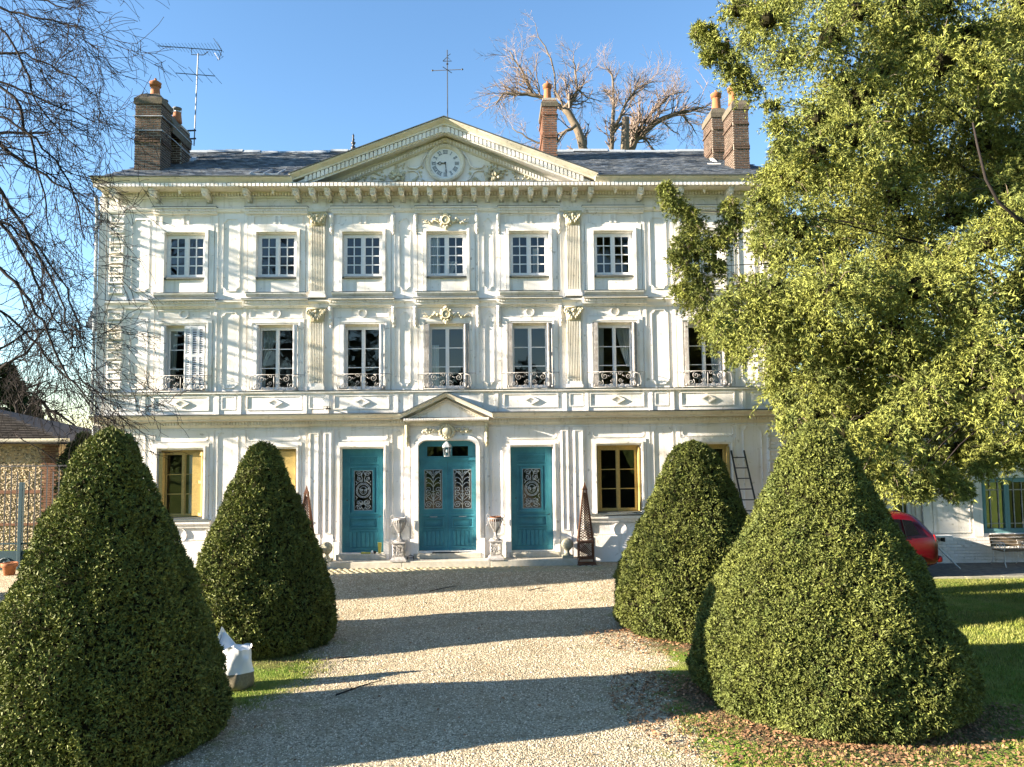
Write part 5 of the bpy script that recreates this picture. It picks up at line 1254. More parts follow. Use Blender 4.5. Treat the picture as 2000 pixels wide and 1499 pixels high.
# behind the roof
t1 = thing('bare_tree', 'sunlit leafless tree with pinkish twigs rising between the middle and right chimneys', 'bare tree', loc=tuple(at(1150, 320, 15))); t1.location.z = 0
g = Grow(9, .005)
g.limb(A_(15, (1158, 420), (1150, 330), (1140, 288), (1125, 245), (1102, 212)), .26, .18, 8, 1.3, 2, .02, 4)
g.limb(A_(15, (1102, 212), (1120, 195), (1128, 175), (1122, 140), (1120, 110)), .13, .02, 18, 1.0, 2, .02, 4)
g.limb(A_(15, (1102, 212), (1085, 180), (1080, 130), (1065, 90), (1052, 75), (1045, 45)), .06, .012, 13, .9, 2, .03, 4)
g.limb(A_(15.5, (1102, 212), (1070, 195), (1040, 185), (1010, 185), (985, 182), (968, 205)), .14, .03, 22, 1.4, 2, .03, 4)
g.limb(A_(15.5, (1040, 188), (1028, 155), (1010, 125), (995, 100)), .09, .02, 18, 1.4, 2, .03, 4)
g.limb(A_(14, (1125, 245), (1098, 262), (1082, 290), (1030, 270), (1000, 250)), .09, .02, 20, 1.3, 2, .03, 4)
g.limb(A_(15, (1128, 175), (1145, 190), (1175, 200)), .06, .01, 12, 1.1, 2, .0, 4)
g.build(t1, 'twigpale', 'barkpale')
t2 = thing('bare_tree', 'leafless tree with two upright stems and a sawn stump behind the right roof', 'bare tree', loc=tuple(at(1205, 320, 17))); t2.location.z = 0
g = Grow(12, .005)
g.limb(A_(17, (1195, 420), (1194, 300), (1196, 240), (1198, 190), (1196, 150), (1180, 125)), .17, .02, 26, 1.0, 2, .06, 4)
g.limb(A_(17, (1200, 250), (1225, 200), (1245, 170), (1275, 160)), .11, .015, 30, 1.3, 2, .05, 4)
o_ = t2.location.copy()
MB().tube([p-o_ for p in A_(17, (1222, 420), (1220, 290), (1222, 230))], .26, 7, .2).obj('sawn_stem', 'barkpale', t2, True)
g.lim.tube(A_(17, (1196, 262), (1208, 246), (1222, 236)), .1, 6, .08)
g.build(t2, 'twigpale', 'barkpale')
t3 = thing('bare_tree', 'leafless tree with one long leaning branch towards the right chimneys', 'bare tree', loc=tuple(at(1225, 330, 19))); t3.location.z = 0
g = Grow(15, .005)
g.limb(A_(19, (1215, 420), (1225, 310), (1240, 275), (1280, 240), (1330, 220), (1375, 210)), .3, .06, 30, 1.5, 2, .05, 4)
g.limb(A_(19, (1240, 275), (1255, 240), (1290, 205), (1310, 185), (1345, 180)), .13, .02, 24, 1.5, 2, .05, 4)
g.limb(A_(19, (1330, 222), (1345, 240), (1360, 262)), .08, .02, 14, 1.2, 2, .0, 4)
g.limb(A_(19, (1240, 262), (1265, 275), (1280, 300)), .08, .03, 14, 1.2, 2, .03, 4)
g.build(t3, 'twigpale', 'barkpale')
# tall leafless tree and tall conical evergreen west of the house: outside the frame, they throw the streaks seen on facade and drive
wt = thing('bare_tree', 'tall leafless tree beside the left end of the house, its trunk outside the picture', 'bare tree', loc=(-16.6, 1.9, 0))
g = Grow(31, .013); rs_ = random.Random(5)
g.lim.tube([Vector((-16.6, 1.9, -.2)), Vector((-16.6, 1.9, 6)), Vector((-16.8, 2.0, 12)), Vector((-16.6, 1.9, 17)), Vector((-16.6, 1.8, 20))], .42, 8, .08)
for k in range(34):
    z = 6.0+11.5*k/34; a = math.radians(rs_.uniform(-125, -72)); Lk = rs_.uniform(3.5, 7.2); p0_ = Vector((-16.6, 1.9, z)); p1 = p0_+Vector((.7*Lk*math.cos(a), Lk*math.sin(a), Lk*rs_.uniform(-.05, .28)))
    g.limb([p0_, p0_.lerp(p1, .35)+Vector((rs_.uniform(-.2, .2), 0, .35)), p0_.lerp(p1, .7)+Vector((rs_.uniform(-.3, .3), 0, .2)), p1], .075, .022, 9, 1.5, 1, .0, 3)
for k in range(12):
    z = 9+9*k/12; a = math.radians(rs_.uniform(20, 200)); Lk = rs_.uniform(2, 4); p0_ = Vector((-16.6, 1.9, z)); p1 = p0_+Vector((Lk*math.cos(a), Lk*math.sin(a), Lk*.5))
    g.limb([p0_, p0_.lerp(p1, .5)+Vector((0, 0, .3)), p1], .09, .03, 8, 1.6, 1, .02, 3)
g.build(wt, 'barkdark', 'barkdark')
ev = thing('conical_evergreen', 'tall narrow evergreen left of the drive outside the picture', 'evergreen', loc=(-17.5, -5.75, 0))
MB().lathe([(1.15, .1), (1.3, 1.0), (1.2, 4), (.85, 8), (.5, 11), (.02, 13.4)], n=16).obj('dark_core', 'yewcore', ev)
n = 9000; h = rng.random(n); a = rng.random(n)*6.28; r = np.interp(h*13.5, [.1, 1, 4, 8, 11, 13.5], [1.25, 1.4, 1.28, .93, .58, .03])
V, F = tufts(np.stack([r*np.cos(a), r*np.sin(a), h*13.5], -1), np.stack([np.cos(a), np.sin(a), .2+0*a], -1), .16, 4, .9, .2); npmesh('crown', V, F, 'conifer', ev)

# distant vegetation: dark evergreens at the left, wood behind the viewer (seen in the panes)
def mass(name, label, cat, blobs, size, n, m='conifer', k=4):
    root = thing(name, label, cat, loc=tuple(blobs[0][0])); root.location.z = 0; P, D = [], []; o = np.array(root.location)
    for c, r in blobs:
        d = rng.normal(size=(n, 3)); d /= np.linalg.norm(d, axis=1, keepdims=True); rr = np.array(r) if hasattr(r, '__len__') else np.array([r]*3)
        P.append(np.array(c)+d*rr*(.55+.5*rng.random((n, 1)))); D.append(d+rng.normal(size=(n, 3))*.4)
    V, F = tufts(np.concatenate(P)-o, np.concatenate(D), size, k, .9, .22); npmesh('crown', V, F, m, root)
    MB().tube([(0, 0, -.2), (0, 0, max(.5, blobs[0][0][2]))], .3, 7, .15).obj('trunk', 'barkdark', root); return root
b = [(tuple(at(px, py, 20)), r) for px, py, r in ((10, 800, 1.0), (25, 760, .6), (5, 740, .7), (15, 725, .35), (45, 790, .7), (-30, 760, 1.2), (60, 815, .6), (-10, 840, 1.5))]
mass('evergreen_tree', 'dark evergreen tree behind the flint outbuilding at the far left', 'evergreen', b, .22, 500)
b = [(tuple(at(px, py, 3.2)), r) for px, py, r in ((138, 905, .36), (148, 882, .28), (158, 905, .42), (168, 880, .3), (165, 860, .22), (142, 950, .5), (185, 900, .5), (155, 930, .38), (175, 1000, .7), (210, 900, .6), (170, 1060, .7))]
mass('ivy_bush', 'dark ivy covered bush between the flint outbuilding and the mansion', 'bush', b, .12, 420)
oak = thing('bare_tree', 'gnarled dark leafless tree behind the outbuilding roof', 'bare tree', loc=tuple(at(40, 860, 16))); oak.location.z = 0
g = Grow(44)
g.limb(A_(16, (20, 900), (45, 820), (62, 790), (80, 782), (95, 800), (120, 812), (150, 835)), .13, .04, 26, 1.3, 2, .02, 4)
g.limb(A_(16, (40, 830), (30, 790), (50, 760), (90, 745), (120, 760)), .10, .02, 24, 1.3, 2, .03, 4)
g.limb(A_(16, (90, 800), (110, 835), (135, 845), (160, 850)), .08, .02, 18, 1.0, 2, .02, 4)
g.limb(A_(18, (0, 720), (50, 690), (90, 640), (110, 600)), .08, .02, 24, 1.8, 2, .02, 4)
g.build(oak, 'barkdark', 'barkdark')
for i, (x, y, w, h) in enumerate(((-34, -50, 9, 15), (-17, -56, 8, 19), (2, -55, 8, 11), (20, -52, 9, 16), (38, -50, 9, 17))):
    mass('garden_tree', ['broad', 'rounded', 'low', 'tall', 'wide'][i]+' evergreen in the row behind the viewer', 'tree', [((x, y, h*.5), (w, 4, h*.55))], .9, 1400)

# ================================================================== SIDE WING
wing = thing('side_wing', 'low white painted side wing with pale teal framed windows at the right', 'outbuilding')
wh = [(12.70, 13.36, .35, 2.42), (15.40, 17.60, .83, 2.42), (18.6, 20.6, .83, 2.42)]
w_ = wall_with_holes(9.96, 24, -0.05, 3.35, 0.02, wh, .25); me = bpy.data.meshes.new('wall'); me.from_pydata(w_.v, [], w_.f); me.materials.append(M['wall']); link('wall', me, wing)
MB().box(9.97, 24, .28, 6, -.05, -.01).box(23.9, 24, .03, 6, 0, 3.35).box(9.97, 24, 5.9, 6, 0, 3.35).box(9.97, 24, .28, 6, 3.3, 3.35).obj('interior_wall', 'room', wing)
MB().prism_x([(-.35, 3.3), (-.35, 3.36), (3, 5.0), (6.3, 3.36), (6.3, 3.3)], 9.98, 24.3).obj('roof', 'slate', wing)
for r in range(8):      # painted brick plinth
    mb_ = MB(); off = .11 if r % 2 else 0; k0 = 9.98-off
    while k0 < 20:
        a, b = max(9.98, k0), min(20, k0+.212); z = .01+r*.09
        if b-a > .03 and not (12.7 < (a+b)/2 < 13.36 and z > .3): mb_.box(a, b, -.035, .018, z, z+.082)
        k0 += .22
    stuff(mb_.obj('painted_brick_course', 'wall', wing))
for a, b in ((9.98, 12.58), (13.45, 13.88), (15.1, 15.38)): MB().box(a, b, -.02, .018, .75, 3.3).obj('wall_pilaster', 'wall', wing)
MB().rectring(13.95, 15.03, .86, 3.1, .02, .018, .0).obj('wall_panel', 'trim', wing)
def wingwin(x0, x1, z0, z1, m, nleaf, lab=None):
    f = MB().rectring(x0, x1, z0, z1, .06, .16, .06).obj('window', m, wing)
    wd = (x1-x0-.12)/nleaf
    for i in range(nleaf):
        a = x0+.06+wd*i+.002; b = a+wd-.004; MB().rectring(a, b, z0+.062, z1-.062, .07, .13, .05).obj('sash', m, f)
        ga, gb, gc, gd = a+.07, b-.07, z0+.132, z1-.132
        for t in (.28, .72): x = ga+(gb-ga)*t; box('glazing_bar', 'iron' if m != 'white' else 'white', f, x-.012, x+.012, .08, .10, gc, gd)
        for z in (gc+.14, gd-.22): box('glazing_bar', 'iron' if m != 'white' else 'white', f, ga, gb, .078, .102, z-.012, z+.012)
        MB().add([(ga, .11, gc), (gb, .11, gc), (gb, .11, gd), (ga, .11, gd)], [(0, 1, 2, 3)]).obj('pane', 'glass', f)
wingwin(15.40, 17.60, .83, 2.42, 'wingteal', 3); wingwin(18.6, 20.6, .83, 2.42, 'wingteal', 3); wingwin(12.70, 13.36, .35, 2.42, 'white', 1)
MB().tube([(13.62, -.04, 0), (13.62, -.04, 3.3)], .03, 6).obj('downpipe', 'zinc', wing)
sf = thing('wall_shelf', 'narrow white shelf fixed to the wing wall beside the red car', 'shelf', loc=(14.0, 0, .80))
MB().box(-.55, .33, -.28, -.04, -.03, .03).obj('shelf_board', 'plastic', sf, bevel=.02); MB().box(-.3, -.27, -.22, -.04, -.16, -.03).box(.1, .13, -.22, -.04, -.16, -.03).obj('shelf_bracket', 'dark', sf)
vt = thing('lattice_vent', 'white diamond lattice grille leaning on the wing plinth behind the bench', 'grille', loc=(16.4, -.07, .35))
k = MB(); k.rectring(-.35, .35, -.14, .16, .02, 0, -.02)
for i in range(9):
    k.tube([(-.33+.08*i, -.01, -.13), (-.33+.08*i+.12 if i < 7 else .33, -.01, .15)], .008, 4); k.tube([(-.33+.08*i, -.014, .15), (min(.33, -.33+.08*i+.12), -.014, -.13)], .008, 4)
k.obj('lattice', 'plastic', vt)
pole = thing('leaning_pole', 'thin grey pole leaning against the tail of the red car', 'pole', loc=(14.05, -1.0, .02))
MB().tube([(0, 0, 0), (-1.0, -.10, .95)], .02, 6).obj('pole_shaft', 'zinc', pole)
# ---- bench
bn = thing('garden_bench', 'wooden slatted garden bench with white cast iron frames by the wing window', 'bench', loc=(15.35, -.62, .012))
for i in range(4): box('back_slat', 'wood', bn, 0, 2.1, .26+.02*i, .285+.02*i, .50+.085*i, .575+.085*i, bevel=.006)
for i in range(6): box('seat_slat', 'wood', bn, 0, 2.1, -.22+.08*i, -.155+.08*i, .425, .45, bevel=.006)
for x in (.06, .78, 1.5, 2.04):
    f = MB(); T = lambda pts, r=.016: f.tube([(x, y, z) for y, z in pts], r, 5)
    T([(-.27, 0), (-.22, .12), (-.24, .28), (-.20, .41), (.20, .41), (.27, .5), (.36, .86)]); T([(.38, 0), (.28, .14), (.27, .30), (.22, .41)]); T([(-.24, .22), (0, .17), (.28, .22)], .010)
    T([(-.20, .42), (-.26, .56), (-.20, .66), (-.05, .66), (.28, .62)]); T([(-.1+.06*math.cos(t), .54+.06*math.sin(t)) for t in np.linspace(0, 6.28, 11)], .010); T([(.05+.06*math.cos(t), .54+.06*math.sin(t)) for t in np.linspace(0, 6.28, 11)], .010)
    f.obj('bench_frame', 'plastic', bn, True)

# ---- red car, tail to the right
car = thing('red_car', 'dark red hatchback parked by the wing, its tail showing beside the largest yew cone', 'car', loc=(10.82, -1.45, .02))
def sect(x, zlo, zbelt, zroof, wl, wb, wr):
    h = [( -wl, zlo), (-wl*1.0, zlo+.18), (-wb, (zlo+zbelt)/2), (-wb*.985, zbelt), (-(wb+wr)/2-.02, (zbelt+zroof)/2), (-wr, zroof-.05), (-wr*.8, zroof), (0, zroof+.02)]
    return [(x, y, z) for y, z in h]+[(x, -y, z) for y, z in h[::-1][1:]]
secs = [sect(*a) for a in ((-2.1, .35, .70, .74, .70, .74, .62), (-1.95, .25, .80, .86, .78, .84, .70), (-1.2, .22, .92, .97, .80, .87, .74), (-.95, .22, .95, 1.05, .80, .87, .72), (-.3, .22, .97, 1.52, .80, .87, .60), (.4, .22, .98, 1.62, .80, .87, .62), (1.1, .22, 1.0, 1.66, .80, .87, .61), (1.5, .22, 1.02, 1.62, .80, .86, .58), (1.78, .24, 1.04, 1.30, .79, .84, .60), (1.92, .27, 1.0, 1.06, .77, .81, .66), (1.98, .32, .80, .85, .72, .76, .66))]
body = MB().rings(secs, True, True).obj('car_body', 'carred', car, True)
sd = body.modifiers.new('sub', 'SUBSURF'); sd.levels = 1; sd.render_levels = 2
for s in (-1, 1):
    for pts in ([(-.15, 1.06), (.35, 1.06), (.35, 1.50), (.02, 1.47)], [(.42, 1.06), (1.0, 1.06), (1.0, 1.50), (.42, 1.51)], [(1.07, 1.08), (1.42, 1.12), (1.30, 1.46), (1.07, 1.49)]):
        q = [(x, s*(.915-(z-1.0)*.42), z) for x, z in pts]; MB().add(q+[(a, b-s*.03, c) for a, b, c in q], [(0, 1, 2, 3), (7, 6, 5, 4), (0, 4, 5, 1), (1, 5, 6, 2), (2, 6, 7, 3), (3, 7, 4, 0)]).obj('side_window', 'carglass', car)
    for x in (-1.32, 1.28):
        wh_ = MB(); wh_.rings([[(x+.31*r*math.cos(t), s*y, .31+.31*r*math.sin(t)) for t in np.linspace(0, 2*math.pi, 20, endpoint=False)] for r, y in ((.7, .70), (1, .72), (1, .86), (.72, .885), (.6, .87))]); o = wh_.obj('wheel', 'black', car)
        MB().rings([[(x+.31*r*math.cos(t), s*y, .31+.31*r*math.sin(t)) for t in np.linspace(0, 2*math.pi, 20, endpoint=False)] for r, y in ((.6, .86), (.55, .88), (.1, .885))]).obj('rim', 'mast', o)
    MB().blob(1.86, s*.74, .94, .07, .07, .17, 8, 5).obj('tail_light', 'lamp_red', car, True)
MB().add([(1.57, -.5, 1.50), (1.86, -.58, 1.13), (1.86, .58, 1.13), (1.57, .5, 1.50)], [(0, 1, 2, 3)]).obj('rear_window', 'carglass', car)
MB().box(1.90, 2.06, -.78, .78, .38, .56).obj('bumper', 'carred', car, bevel=.05)
MB().box(1.2, 2.1, .95, 1.1, .40, .52).obj('tow_box', 'black', car, bevel=.02)

# ---- ladder on the facade
ld = thing('ladder', 'dark aluminium ladder leaning on the facade between right yew cones', 'ladder', loc=(8.35, -1.35, 0))
zt = at(1463, 880, -.15).z
for s in (-1, 1): MB().tube([(.18+s*.20, 0, 0), (-.06+s*.185, 1.22, zt)], .028, 4).obj('ladder_rail', 'dark', ld)
for k in range(11):
    t = .06+k*.088; x = .18-.24*t; MB().tube([(x-.19, 1.22*t, zt*t), (x+.19, 1.22*t, zt*t)], .016, 5).obj('rung', 'dark', ld)
for s in (-1,): MB().tube([(.18+s*.26, -.05, 0), (.02+s*.26, .80, zt*.68)], .026, 4).obj('ladder_rail', 'dark', ld)

# ---- outbuilding and gate at the left
ob = thing('flint_outbuilding', 'flint and brick outbuilding with dark hipped tile roof at the far left', 'outbuilding')
XR = -13.15
MB().box(-24, XR, 4.0, 9, -.1, 3.78).obj('wall', 'flint', ob)
fl_ = MB(); rn = random.Random(8)
for k in range(2600):
    x = rn.uniform(-16.3, XR-.5); z = rn.uniform(.1, 3.62); fl_.blob(x, 3.995, z, rn.uniform(.03, .06), .03, rn.uniform(.025, .045), 5, 2)
stuff(fl_.obj('flints', 'flintstone', ob))
for a, b in ((2.05, 2.16), (1.0, 1.08)):
    MB().box(-16.5, XR-.5, 3.96, 3.999, a, b).obj('brick_band', 'brick2', ob)
me_b = MB().box(-.105, .105, -.02, .04, -.031, .031).mesh('brick', M['brick2'])
for r in range(46):
    for k in range(2):
        o = link('brick', me_b, ob, (XR-.12-.225*k-(.11 if r % 2 else 0)+.02, 3.99, .15+r*.078)); o.scale = (1, 1, 1)
MB().prism_x([(3.55, 3.70), (3.55, 3.80), (3.70, 3.86), (4.1, 3.86), (4.1, 3.70)], -24, XR+.3).obj('eaves_band', 'stone', ob)
MB().add([(-24, 3.5, 3.86), (XR+.65, 3.5, 3.66), (XR+.65, 9.6, 3.66), (-24, 9.6, 3.86), (-17.6, 6.5, 5.15), (-24, 6.5, 5.15)], [(0, 1, 4, 5), (1, 2, 4), (2, 3, 5, 4), (0, 3, 2, 1)]).obj('roof', 'tile', ob)
tl = MB()
for r in range(24):
    t = r/24; xr = XR+.65-(XR+.65+17.6)*t; y = 3.5+3*t; z0 = 3.70+1.46*t
    x = -20.0+(.1 if r % 2 else 0)
    while x < xr-.1: tl.box(x, x+.19, y-.02, y+.13, z0+.02+(xr-x)*.005, z0+.055+(xr-x)*.005); x += .2
stuff(tl.obj('roof_tiles', 'tile', ob))
gt = thing('iron_gate', 'tall iron railing gate with solid teal lower panel in front of the outbuilding', 'gate', loc=(-11.97, .1, 0))
MB().tube([(-3.2, 0, 3.08), (1.9, 0, 3.08)], .025, 4).obj('top_rail', 'gate', gt); MB().box(-3.2, -.06, -.02, .02, .90, .94).box(.06, 1.9, -.02, .02, .90, .94).obj('lower_rail', 'gateteal', gt)
for i in range(30):
    x = -3.1+i*.165
    if abs(x) < .07: continue
    MB().tube([(x, 0, .70), (x, 0, 3.06 if i % 2 else 2.92)], .017, 4).obj('gate_bar', 'gate', gt)
MB().box(-.055, .055, -.055, .055, -.05, 2.62).obj('gate_post', 'gateteal', gt, bevel=.01)
for a, b in ((-3.2, -.06), (.06, 1.9)):
    p = box('gate_panel', 'gateteal', gt, a, b, -.015, .015, 0, .72); k = MB(); x = a+.15
    while x < b-.3: k.tube([(xx, -.03, zz) for xx, zz in spiral(x+.15, .36, .2, 1.5, 0)], .014, 4); x += .5
    k.obj('panel_scroll', 'gateteal', gt, True)
pt = thing('flower_pot', 'terracotta flower pot standing before the teal gate panel', 'flower pot', loc=(-11.72, -.75, 0.02))
MB().lathe([(.11, 0), (.16, .38), (.20, .40), (.21, .50), (.18, .51), (.16, .45), (.02, .43)], n=18).obj('pot', 'terra', pt, True)
# dark tub on pale slab between the left cones
tb = thing('black_tub', 'low black rounded tub standing on a pale slab between the left cones', 'tub', loc=(-7.75, -1.2, .18))
MB().lathe([(.50, .0), (.60, .10), (.58, .18), (.45, .25), (.02, .29)], n=22).obj('tub_body', 'black', tb, True)
sb = thing('stone_slab', 'pale square stone slab under the black tub', 'slab', loc=(-7.75, -1.2, .0)); MB().box(-.6, .6, -.5, .5, .02, .178).obj('slab_block', 'step', sb, bevel=.02)

# ---- urns, pedestals, obelisks, ball finials
def urn(x, y, z, lab, lin='iron'):
    t = thing('wire_urn', lab, 'urn', 'urns on openwork pedestals beside the middle door', loc=(x, y, z))
    prof = lambda u: .035+.17*math.sin(min(1, u)*1.35)**1.0 if u > 0 else .035
    b = MB(); H0, H1 = .22, .60
    for k in range(20):
        a = 2*math.pi*k/20; b.tube([(prof(u)*math.cos(a), prof(u)*math.sin(a), H0+(H1-H0)*u) for u in (0, .15, .35, .6, .8, 1)], .012, 4)
    b.obj('basket_rib', 'iron', t, True) if False else stuff(b.obj('basket_ribs', 'iron', t, True))
    rr = prof(1); MB().rings([[(r*math.cos(q), r*math.sin(q), zz) for q in np.linspace(0, 2*math.pi, 24, endpoint=False)] for r, zz in ((rr-.01, H1-.01), (rr+.015, H1), (rr+.015, H1+.02), (rr-.01, H1+.02))], cap=False).obj('rim', 'iron', t, True)
    MB().lathe([(.02, .50), (.135, .52), (.150, .56), (.158, .655), (.145, .655), (.140, .60), (.02, .585)], n=20).obj('liner', lin, t, True)
    f = MB()
    for k in range(16):
        a = 2*math.pi*k/16; f.tube([(r*math.cos(a), r*math.sin(a), zz) for r, zz in ((.03, .22), (.035, .15), (.07, .06), (.15, 0.008))], .008, 4)
    f.lathe([(.16, 0), (.16, .015)], n=16); f.lathe([(.05, .20), (.055, .225), (.03, .24)], n=12); stuff(f.obj('foot', 'iron', t, True))
    for s in (-1, 1):
        h = MB(); h.tube([(s*(.20+.045*math.cos(q)), 0, .67+.05*math.sin(q)) for q in np.linspace(-1.9, 3.6, 12)], .010, 4); h.tube([(s*.19, 0, .60), (s*.235, 0, .50), (s*.21, 0, .42), (s*.25, 0, .40)], .010, 4); h.blob(s*.25, 0, .42, .02, .02, .02)
        h.obj('handle', 'iron', t, True)
    return t
def pedestal(x, y, z, lab):
    t = thing('openwork_pedestal', lab, 'pedestal', 'openwork cast iron pedestals beside the middle door', loc=(x, y, z)); H_ = .52; w = .155
    MB().box(-w-.035, w+.035, -w-.035, w+.035, H_-.045, H_).obj('pedestal_top', 'iron', t, bevel=.008)
    q = MB(); q.rings([[(sx*(w+e), sy*(w+e), zz) for sx, sy in ((-1, -1), (1, -1), (1, 1), (-1, 1))] for e, zz in ((.07, 0), (.06, .05), (.01, .10), (.0, .12))]); q.obj('pedestal_foot', 'iron', t)
    for r in range(4):
        g_ = MB(); T = lambda pts, rad=.011: g_.tube([(a, -w, b) for a, b in pts], rad, 4)
        g_.rectring(-w, w, .10, H_-.045, .022, -w+.012, -w-.002)
        T([(.05*math.cos(a), .29+.07*math.sin(a)) for a in np.linspace(0, 6.28, 13)], .014)
        for s in (-1, 1):
            T([(s*a, b) for a, b in spiral(.085, .17, .045, 1.3, 0)]); T([(s*a, b) for a, b in spiral(.085, .41, .045, 1.3, 0)]); T([(s*.14, .22), (s*.09, .29), (s*.14, .36)]); T([(s*.0, .14), (s*.04, .2), (s*.05, .25)]); T([(0, .44), (s*.04, .4), (s*.05, .35)])
        g_.blob(0, -w, .29, .045, .01, .06, 8, 4)
        o = g_.obj('openwork_panel', 'iron', t, True); o.rotation_euler = (0, 0, r*math.pi/2)
    return t
for x, sd_ in ((-1.33, 'left'), (1.36, 'right')):
    pedestal(x, -.36, .37, f'white flaking openwork iron pedestal {sd_} of the middle door, under a wire urn')
urn(-1.31, -.36, .89, 'pale ribbed wire urn with curled handles, left of the middle teal door')
urn(1.36, -.36, .89, 'pale ribbed wire urn with rust brown rim, right of the middle teal door', 'rust')
def obelisk(x, y, z, lab):
    t = thing('lattice_obelisk', lab, 'obelisk', 'rusty lattice obelisks at the ends of the steps', loc=(x, y, z)); w0, w1, zb, zt_ = .21, .045, .62, 2.05
    q = MB()
    for sx in (-1, 1):
        for sy in (-1, 1): q.tube([(sx*w0, sy*w0, zb), (sx*w1, sy*w1, zt_)], .016, 4); q.tube([(sx*.26, sy*.26, 0), (sx*.20, sy*.20, .18), (sx*.20, sy*.20, zb)], .018, 4)
    q.obj('corner_bars', 'rust', t)
    for zz, w in ((.60, .225), (.16, .215), (.0, .26)):
        MB().box(-w, w, -w, w, zz, zz+.03).obj('frame_tray', 'rust', t, bevel=.004)
    MB().rings([[(sx*w, sy*w, zz) for sx, sy in ((-1, -1), (1, -1), (1, 1), (-1, 1))] for w, zz in ((w1+.02, zt_), (w1+.02, zt_+.02), (.03, zt_+.12), (.004, zt_+.22))]).obj('obelisk_cap', 'rust', t)
    for r in range(4):
        l = MB(); W_ = lambda z: w0+(w1-w0)*(z-zb)/(zt_-zb)
        for k in range(-3, 30):
            z = zb+k*.07
            for s in (-1, 1):
                pts = [(s*W_(z+dz)*(-1+2*dz/.26)*1.0, -W_(z+dz)+.003, z+dz) for dz in (0, .087, .173, .26)]
                pts = [p for p in pts if zb+.02 < p[2] < zt_]
                if len(pts) > 1: l.tube(pts, .0095, 3)
        for k in range(-2, 8):
            for s in (-1, 1):
                a = -.19+k*.055; pts = [(s*(a+t_), -.195, .18+t_) for t_ in (0, .14, .28, .40)]; pts = [p for p in pts if abs(p[0]) <= .2]
                if len(pts) > 1: l.tube(pts, .0095, 3)
        o = l.obj('lattice', 'rust', t); o.rotation_euler = (0, 0, r*math.pi/2)
    return t
obelisk(-3.84, -.55, .20, 'rusty lattice garden obelisk partly hidden behind the far left yew cone')
obelisk(3.86, -.42, .20, 'rusty lattice garden obelisk right of the steps, standing free')
def ball(x, y, z, lab, bust=False):
    t = thing('stone_ball', lab, 'stone ball', 'stone ball finials at the ends of the steps', loc=(x, y, z))
    MB().box(-.15, .15, -.14, .14, 0, .07).obj('finial_base', 'stone', t, bevel=.01); MB().lathe([(.10, .07), (.09, .10), (.055, .15), (.06, .20), (.09, .225)], n=16).obj('finial_neck', 'stone', t, True)
    MB().blob(0, 0, .37, .165, .165, .165, 18, 12).obj('ball', 'stone', t, True)
ball(-3.32, -.36, .37, 'weathered stone ball finial on the left end of the step'); ball(3.36, -.30, .37, 'weathered stone ball finial on the right end of the step, beside the obelisk')
# lantern over the middle door
ln = thing('hanging_lantern', 'grey metal lantern with glass sides hanging over the middle door', 'lantern', loc=(0.0, -.12, 3.22))
MB().tube([(0, 0, .40), (0, 0, .62)], .010, 5).obj('lantern_hook', 'dark', ln)
MB().lathe([(.135, .26), (.13, .29), (.10, .35), (.045, .40), (.02, .42)], n=6).obj('lantern_roof', 'zinc', ln)
k = MB()
for i in range(6):
    a = i*math.pi/3; k.tube([(.115*math.cos(a), .115*math.sin(a), .26), (.075*math.cos(a), .075*math.sin(a), .02)], .008, 4)
k.lathe([(.085, 0), (.085, .02)], n=6); k.obj('lantern_frame', 'zinc', ln)
MB().rings([[(r*math.cos(i*math.pi/3), r*math.sin(i*math.pi/3), zz) for i in range(6)] for r, zz in ((.07, .02), (.108, .26))], cap=False).obj('lantern_glass', 'glass', ln); MB().blob(0, 0, .15, .03, .03, .045, 8, 6).obj('bulb', 'plastic', ln, True)
# door step things
M['brushy'] = mat('yellow_brush', (.45, .40, .08), .7, var=.3, vscale=20)
br = thing('floor_brush', 'yellow brush head with white and black end lying on the left threshold', 'brush', loc=(-2.25, -.02, .515))
MB().box(-.18, .08, -.03, .03, 0, .045).obj('brush_head', 'brushy', br, bevel=.008); MB().blob(.13, 0, .045, .04, .04, .045, 8, 6).obj('brush_end', 'plastic', br, True); MB().blob(.20, 0, .04, .045, .04, .04, 8, 6).obj('black_knob', 'black', br, True)
wp = thing('wedge_post', 'short yellow-green wooden wedge upright in the corner of the left teal door', 'wedge', loc=(-1.92, .02, .515))
MB().prism_y([(-.03, .0), (.035, .0), (.055, .30), (-.05, .30)], -.03, .03).obj('wedge', 'brushy', wp)
dm = thing('door_mat', 'dark flat mat on the middle threshold', 'mat', loc=(-.05, -.03, .516)); MB().box(-.38, .38, -.10, .10, 0, .018).obj('mat', 'black', dm)
bs_ = thing('boot_scraper', 'small black iron boot scraper on the step beside left urn', 'boot scraper', loc=(-1.02, -.25, .37))
MB().tube([(-.09, 0, 0), (-.08, 0, .09), (0, 0, .12), (.08, 0, .09), (.09, 0, 0)], .012, 5).box(-.08, .08, -.004, .004, .04, .06).obj('scraper', 'black', bs_)
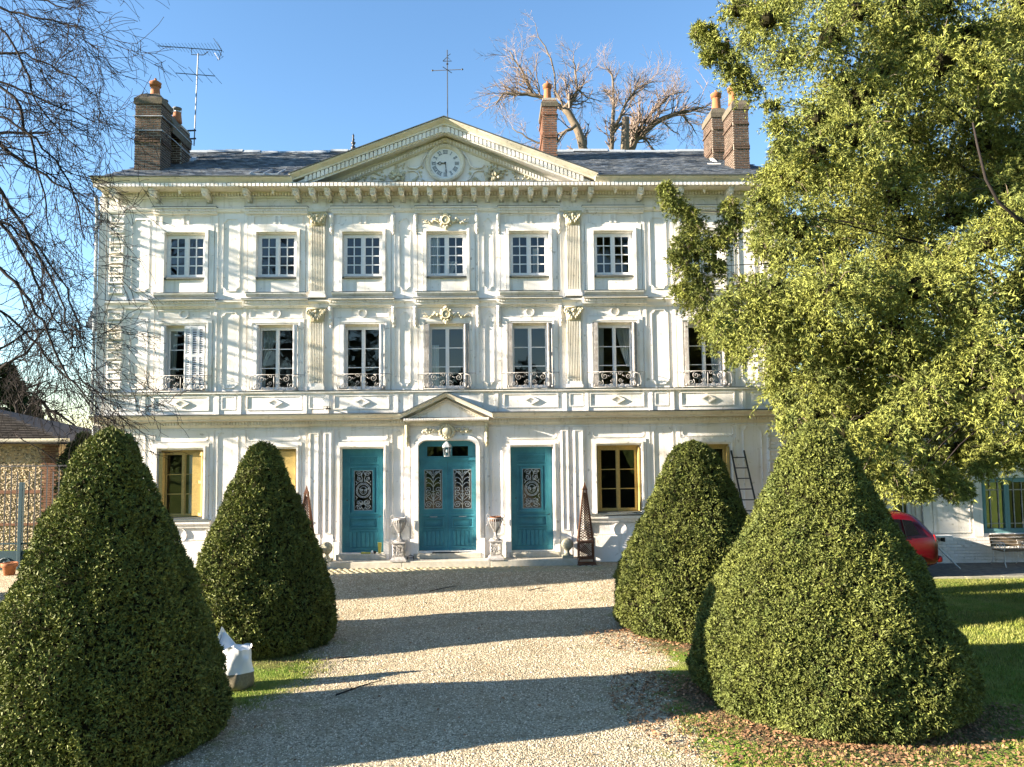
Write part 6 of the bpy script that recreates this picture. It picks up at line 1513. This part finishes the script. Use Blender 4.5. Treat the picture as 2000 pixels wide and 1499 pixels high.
# white sack beside the near left cone
sk = thing('white_sack', 'crumpled white plastic sack with dark printed lower part, beside the near left cone', 'sack', loc=(-2.66, -9.9, 0))
rn = random.Random(3); RG = []
prof_ = [(0, .24), (.04, .29), (.12, .30), (.25, .29), (.36, .27), (.46, .27), (.56, .255), (.62, .25), (.66, .26)]
def skr(i, z, r):
    o_ = []
    for j in range(26):
        a = 2*math.pi*j/26; k_ = .95+.06*math.sin(4*a+z*9)+.05*math.sin(7*a-z*16)+.045*math.sin(11*a+z*31)+.03*rn.uniform(-1, 1); zz = z
        if i >= 6: zz = z*.93+(i-5)*.27*.33*max(0, math.cos(a-2.9))**3+.035*math.sin(3*a)+.02*math.sin(7*a)
        o_.append((r*k_*1.0*math.cos(a), r*.75*k_*math.sin(a), zz))
    return o_
RG = [skr(i, z, r) for i, (z, r) in enumerate(prof_)]
MB().rings(RG[:4], cap=False).obj('sack_printed_base', 'bagdark', sk, True)
up_ = MB().rings(RG[3:], cap=False).obj('sack_top', 'plastic', sk, True)
MB().rings([[(x*.93, y*.93, z-.015) for x, y, z in r] for r in RG[5:]][::-1]+[[(x*.8, y*.8, .35) for x, y, z in RG[4]]], cap=True).obj('sack_inside', 'plastic', sk, True)
for o_ in sk.children:
    sd_ = o_.modifiers.new('soft', 'SUBSURF'); sd_.levels = 1; sd_.render_levels = 2
# fallen twigs
for i, (px, py, lab) in enumerate(((865, 1163, 'dark fallen twig on the gravel midway to the steps, nearer the left'), (1050, 1163, 'short dark fallen twig on the gravel midway to the steps, nearer the right'), (655, 1292, 'curved fallen twig at the foot of the far left cone'), (705, 1348, 'thin straight fallen twig crossing the small sack shadow'))):
    d_ = fw+rt*((px-1000)/FOC)-up*((py-749.5)/FOC); t_ = -CAM.z/d_.z; p = CAM+d_*t_; z = gz(p.x, p.y)
    t = thing('fallen_twig', lab, 'twig', 'twigs fallen on the gravel', loc=(p.x, p.y, z+.02)); a = (.5, .1, 0, .7)[i]; l_ = (.35, .22, .28, .42)[i]
    k = MB(); k.tube([(-l_*math.cos(a), -l_*math.sin(a), 0), (0, .03, .03), (l_*math.cos(a), l_*math.sin(a), .05)], .013, 5, .006); k.tube([(0, .03, .03), (l_*.5, -.06, .08)], .007, 4, .004); k.tube([(-l_*.4*math.cos(a), -.05, .02), (-l_*.5, .12, .06)], .006, 4, .004)
    k.obj('twig', 'barkdark', t, True)
